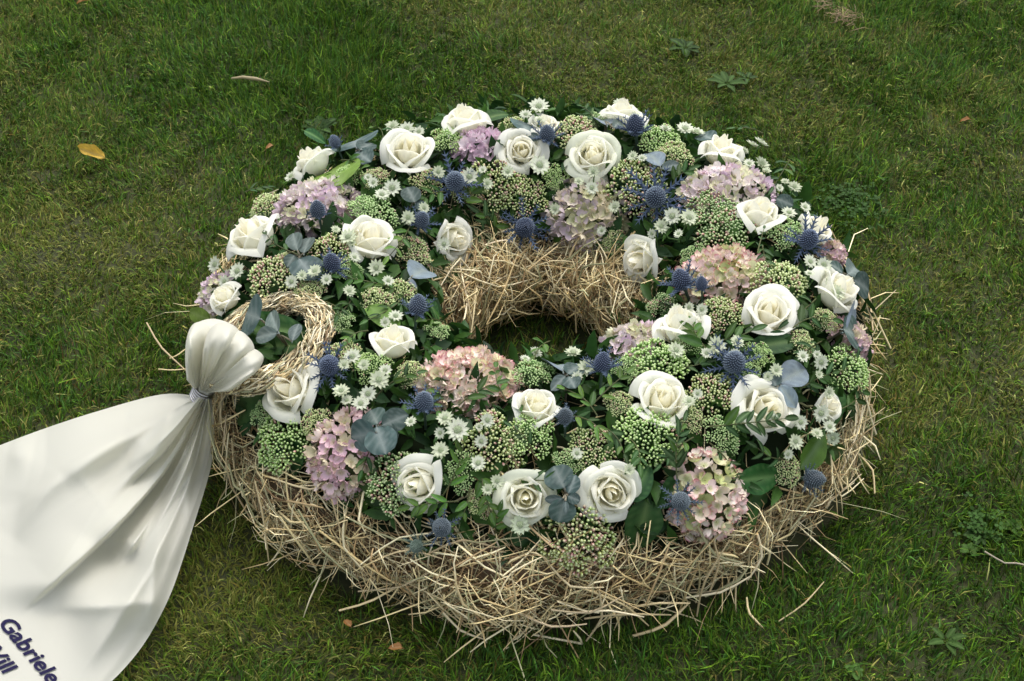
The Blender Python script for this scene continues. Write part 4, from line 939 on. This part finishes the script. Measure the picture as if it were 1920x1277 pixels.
Z += bump_at(234,1008,258,1030,10,.008)-bump_at(150,1000,280,1080,50,.022)-bump_at(180,930,280,850,34,.018)
Z += bump_at(80,1145,285,1130,16,.015)+bump_at(295,1000,280,1200,16,.010)-bump_at(40,920,20,1040,30,.008)
flat = sm(-(PX-190)-.6*(PY-1140)*0, 0, 90)*sm(PY, 1090, 1160); Z = Z*(1-flat)+.024*flat
Z = np.maximum(Z, .018)
Pw = np.array([at(a_, b_, c_) for a_, b_, c_ in zip(PX.ravel(), PY.ravel(), Z.ravel())]) - KN
ob('ribbon_sheet', mk_mesh('ribbon_sheet', Pw, grid_faces(NU, NV), None, M_RIB), rb)
def rib_z(px, py):
    d = (PX-px)**2+(PY-py)**2; i = np.argpartition(d.ravel(), 4)[:4]; ww = 1/(d.ravel()[i]+1e-3); return float((Z.ravel()[i]*ww).sum()/ww.sum())
# gathered puff above the wire
LOBES = [  # rim points of each gathered loop, lift at the rim, arch, base offset
 ([(352,650),(362,612),(392,598),(424,603),(447,618),(458,640)], .190, .010, -8),
 ([(350,712),(347,672),(350,634),(362,608),(386,604),(402,622)], .190, .024, -9),
 ([(380,655),(390,622),(410,606),(436,610),(450,626),(452,655)], .204, .030, 0),
 ([(424,672),(428,640),(446,620),(466,632),(477,652),(474,680)], .210, .024, 4),
 ([(444,700),(458,672),(474,654),(494,668),(487,690),(468,708),(430,734)], .200, .024, 9)]
PA = Acc()
for li, (rim_, zr, arch, bo) in enumerate(LOBES):
    nu, nv = 41, 34; O = cr(rim_, np.linspace(0, 1, nu)); g = np.random.default_rng(300+li); V = []; p1, p2 = g.uniform(0, 6.28, 2)
    for i in range(nu):
        u = i/(nu-1); sd = math.sin(math.pi*u)
        Kp = np.array([377+bo+6*(u-.5), 733+.35*bo])
        for j in range(nv):
            v = j/(nv-1); q = min(v/.70, 1); bk = max(0, (v-.70)/.30)
            e = math.sin(q*math.pi/2)**.9 - .30*bk
            P2 = Kp+(O[i]-Kp)*e; 
            z = .118+(zr-.118)*(1-math.exp(-3.2*q))/(1-math.exp(-3.2))
            z += arch*sd**.75*math.sin(math.pi*min(q*.9+.05, 1))*1.9 + .010*math.sin(math.pi*q)**1.0
            z -= .070*bk**1.2
            z += .0085*(.5-abs(math.sin(u*6.5+p1+.9*q)))*math.sin(math.pi*min(q, .8)) + .0022*math.sin(u*29+p2)*(1-q)
            V.append(at(P2[0], P2[1], z)-KN)
    PA.add(V, grid_faces(nu, nv), (1, 1, 1))
ob('ribbon_puff', PA.mesh('ribbon_puff', M_RIB), rb)
# neck under the wire and the wire coils
ax = Vector(at(392, 712, .128)-at(370, 764, .095)).normalized(); X_, Y_ = frame(ax).to_3x3().col[0], frame(ax).to_3x3().col[1]
Vn = []
for k in range(24):
    for z_, r_ in ((-.016, .0118), (-.008, .0106), (0, .0102), (.008, .0106), (.016, .0118)):
        rr = r_*(1+.10*math.cos(k/24*2*math.pi*6)); Vn.append(ax*z_+X_*rr*math.cos(k/24*2*math.pi)*1.05+Y_*rr*math.sin(k/24*2*math.pi)*.8)
ob('ribbon_neck', mk_mesh('ribbon_neck', [tuple(v) for v in Vn], grid_faces(24, 5, True), None, M_RIB), rb)
for k in range(5):
    pts = [np.array(ax*(.0066-.0033*k+.0004*math.sin(q*.26*2))+X_*.0122*math.cos(q/24*2*math.pi)*1.05+Y_*.0122*math.sin(q/24*2*math.pi)*.82) for q in range(25)]
    t_, f_, c_ = tube(pts, .0015, 8); ob('wire_coil', mk_mesh('wire_coil', t_, f_, None, M_WIRE), rb)
# printed lettering on the flat end
def lettering(text, org, ex, ey, capw):
    cu = bpy.data.curves.new('lettering', 'FONT'); cu.body = text; cu.size = 1; cu.offset = .026; cu.shear = 0.0; cu.resolution_u = 4
    o = bpy.data.objects.new('tmp', cu); COL.objects.link(o); dg = bpy.context.evaluated_depsgraph_get(); me = bpy.data.meshes.new_from_object(o.evaluated_get(dg)); bpy.data.objects.remove(o)
    co = np.array([v.co[:] for v in me.vertices]); W_ = co[:, 0].max() if capw is None else capw
    for i, v in enumerate(me.vertices):
        px = org[0]+ex[0]*co[i, 0]/W_+ey[0]*co[i, 1]; py = org[1]+ex[1]*co[i, 0]/W_+ey[1]*co[i, 1]
        v.co = at(px, py, rib_z(px, py)+.0014)-KN
    me.materials.clear(); me.materials.append(M_INK); me.name = 'lettering'
    ob('lettering', me, rb); return W_
W_ = lettering('Gabriele', (-5, 1167), (97, 116), (40, -17), None)
lettering('Will', (-40, 1207), (97, 116), (40, -17), W_)

# ================================================================== SMALL THINGS ON THE LAWN
def free_leaf(name, me, px0, px1, z0, z1, wm, lab, cat, nn=(0, 0, 1), group=None):
    A0 = at(*px0, z0); A1 = at(*px1, z1); D = A1-A0; L = np.linalg.norm(D); o = ob(name, me); o.matrix_world = TRS(A0, frame_yz(D, nn), (L*wm, L, L)); return tag(o, lab, cat, group)
YEL = leaf_mesh('fallen_leaf', .62, tip=.8, bend=-.12, fold=.5, nx=11, ny=13, col=(.58, .38, .05), rib=(.5, .36, .10), wave=.05, m=M_DRYLEAF, seed=20, back=.12)
BRN = leaf_mesh('fallen_leaf', .6, tip=.9, bend=.3, fold=.5, nx=7, ny=9, col=(.30, .14, .04), rib=(.35, .2, .08), wave=.06, m=M_DRYLEAF, seed=21)
free_leaf('fallen_leaf', YEL, (197,296), (150,282), .028, .030, .62, 'curled yellow fallen leaf lying on the lawn at upper left', 'leaf', (0, -.4, 1))
free_leaf('fallen_leaf', BRN, (658,1175), (645,1160), .022, .024, 1.0, 'tiny ochre dead leaf in the grass below the straw', 'leaf')
free_leaf('fallen_leaf', BRN, (755,1215), (728,1212), .020, .022, 1.0, 'brown dead leaf in the grass at the bottom centre', 'leaf')
free_leaf('fallen_leaf', BRN, (512,272), (498,276), .022, .022, 1.2, 'small orange leaf scrap left of the wreath back', 'leaf')
free_leaf('fallen_leaf', BRN, (1820,224), (1800,224), .02, .02, .8, 'brown leaf fragment in the grass at far right', 'leaf')
free_leaf('fallen_leaf', BRN, (165,0), (142,2), .02, .02, .8, 'brown leaf scrap at the top left edge of the lawn', 'leaf')
WL = [leaf_mesh('leaf', w_, tip=.9, bend=.25, fold=.2, nx=5, ny=8, col=c_, rib=(.07, .13, .03), m=M_WEED, seed=s_) for s_, w_, c_ in ((30, .42, (.035, .075, .014)), (31, .55, (.02, .045, .010)), (32, .8, (.05, .11, .018)))]
def rosette(px, py, n, rp, mi, lab, up=.35):
    c = at(px, py, 0.001); ps = px_size(c); r = root('weed', c, Matrix.Identity(4), 1, lab, 'weed', None)
    for k in range(n):
        a1 = k*2.4+random.uniform(-.3, .3); y = Vector((math.cos(a1), math.sin(a1), up*random.uniform(.6, 1.6))); z = Vector((-math.cos(a1)*.5, -math.sin(a1)*.5, 1)); q = np.array([math.cos(a1), math.sin(a1), 0])*rp*ps*.12+[0, 0, .008]
        ob('leaf', WL[mi], r, M=TRS(q, frame_yz(y, z), rp*ps*random.uniform(.7, 1.15)))
rosette(1285,98,7,30,1,'dark leafy weed rosette at the top right of the lawn'); rosette(1362,165,9,34,0,'spreading weed in the lawn above the wreath, the lower of two'); rosette(600,250,12,34,1,'dark leafy weed behind the wreath at upper left'); rosette(1400,155,5,24,1,'small weed just right of the spreading weed')
rosette(1832,1015,9,26,1,'dark broad-leaved weed at lower right'); rosette(1895,998,5,22,2,'small round-leaved weed at the right edge'); rosette(1858,985,4,16,2,'tiny weed between the two larger weeds at right'); rosette(1815,1040,5,18,2,'low weed below the broad-leaved weed at right')
rosette(1770,1210,6,34,0,'plantain weed near the bottom right corner'); rosette(1600,1268,6,20,2,'round-leaved weed at the bottom edge')
# clover patch: countless little leaflets
def clover(px, py, rp, n, seed):
    g = np.random.default_rng(seed); c = at(px, py, 0); ps = px_size(c); A = Acc()
    for k in range(n):
        q = np.array([g.normal(0, rp*ps*.45), g.normal(0, rp*ps*.6), g.uniform(.010, .020)]); a0 = g.uniform(0, 6.28); s = g.uniform(.003, .0048)
        t_, f_, c_ = tube([q*[1, 1, 0], q], .0005, 3, (.05, .11, .03)); A.add(t_, f_, c_)
        tl = g.normal(0, .3, 2)
        for b in range(3):
            a1 = a0+b*2.09; cx, cy = math.cos(a1), math.sin(a1); V = [q]+[q+np.array([(cx*rr-cy*ss)*s, (cy*rr+cx*ss)*s, (tl[0]*cx+tl[1]*cy)*rr*s]) for rr, ss in ((.5, -.45), (1.0, -.45), (1.15, 0), (1.0, .45), (.5, .45))]
            A.add(V, np.array([(0, 1, 2), (0, 2, 3), (0, 3, 4), (0, 4, 5)]), np.array((.035, .085, .014))*(1+.2*g.normal()))
    o = ob('clover', A.mesh('clover', M_WEED, False)); o.location = c; return o
tag(clover(1590,390,60,110,1), 'patch of clover in the lawn right of the wreath', 'clover', kind='stuff')
tag(clover(1830,1005,45,40,3), 'clover mixed round the weeds at lower right', 'clover', kind='stuff')
# twig, seed head, dry grass wisps
p = [at(x_, y_, z_) for x_, y_, z_ in ((1846,1034,.028),(1866,1046,.026),(1884,1056,.025),(1905,1056,.026),(1935,1062,.024))]
t_, f_, c_ = tube(p, .0009, 6, (.34, .29, .21)); tag(ob('twig', mk_mesh('twig', t_, f_, np.tile(c_, (len(t_), 1)), M_STRAW)), 'thin pale twig lying by the weeds at the right edge', 'twig')
p = [at(x_, y_, z_) for x_, y_, z_ in ((434,147,.026),(455,145,.03),(480,148,.03),(505,154,.026))]
t_, f_, c_ = tube(p, [.0012, .0026, .0028, .0008], 6, (.30, .25, .13)); tag(ob('seed_head', mk_mesh('seed_head', t_, f_, np.tile(c_, (len(t_), 1)), M_STRAW)), 'curved dry grass seed head on the lawn at upper left', 'seed head')
for (px, py, rp, n, lab) in ((1580,52,36,70,'small wisp of dry straw-coloured grass at the top right'),(1540,30,22,25,'grey tuft of dead grass near the top edge')):
    g = np.random.default_rng(px); c = at(px, py, 0); ps = px_size(c); q = np.stack([g.normal(0, rp*ps*.45, n), g.normal(0, rp*ps*.35, n), g.uniform(.014, .024, n)], 1); a1 = g.normal(.2, .7, n); L = g.uniform(.01, .03, n)[:, None]
    D = np.stack([np.cos(a1), np.sin(a1), g.normal(0, .15, n)], 1); V, F, C = prisms(q-D*L/2, q+[0, 0, .002]+np.cross(D, [0, 0, 1])*L*.08, q+D*L/2, g.uniform(.0006, .0011, n), np.array([.30, .21, .11])*(1+.2*g.normal(0, 1, n))[:, None], np.tile([0, 0, 1.], (n, 1)))
    o = ob('dry_grass', mk_mesh('dry_grass', V, F, C, M_STRAW, False)); o.location = c; tag(o, lab, 'dry grass', kind='stuff')
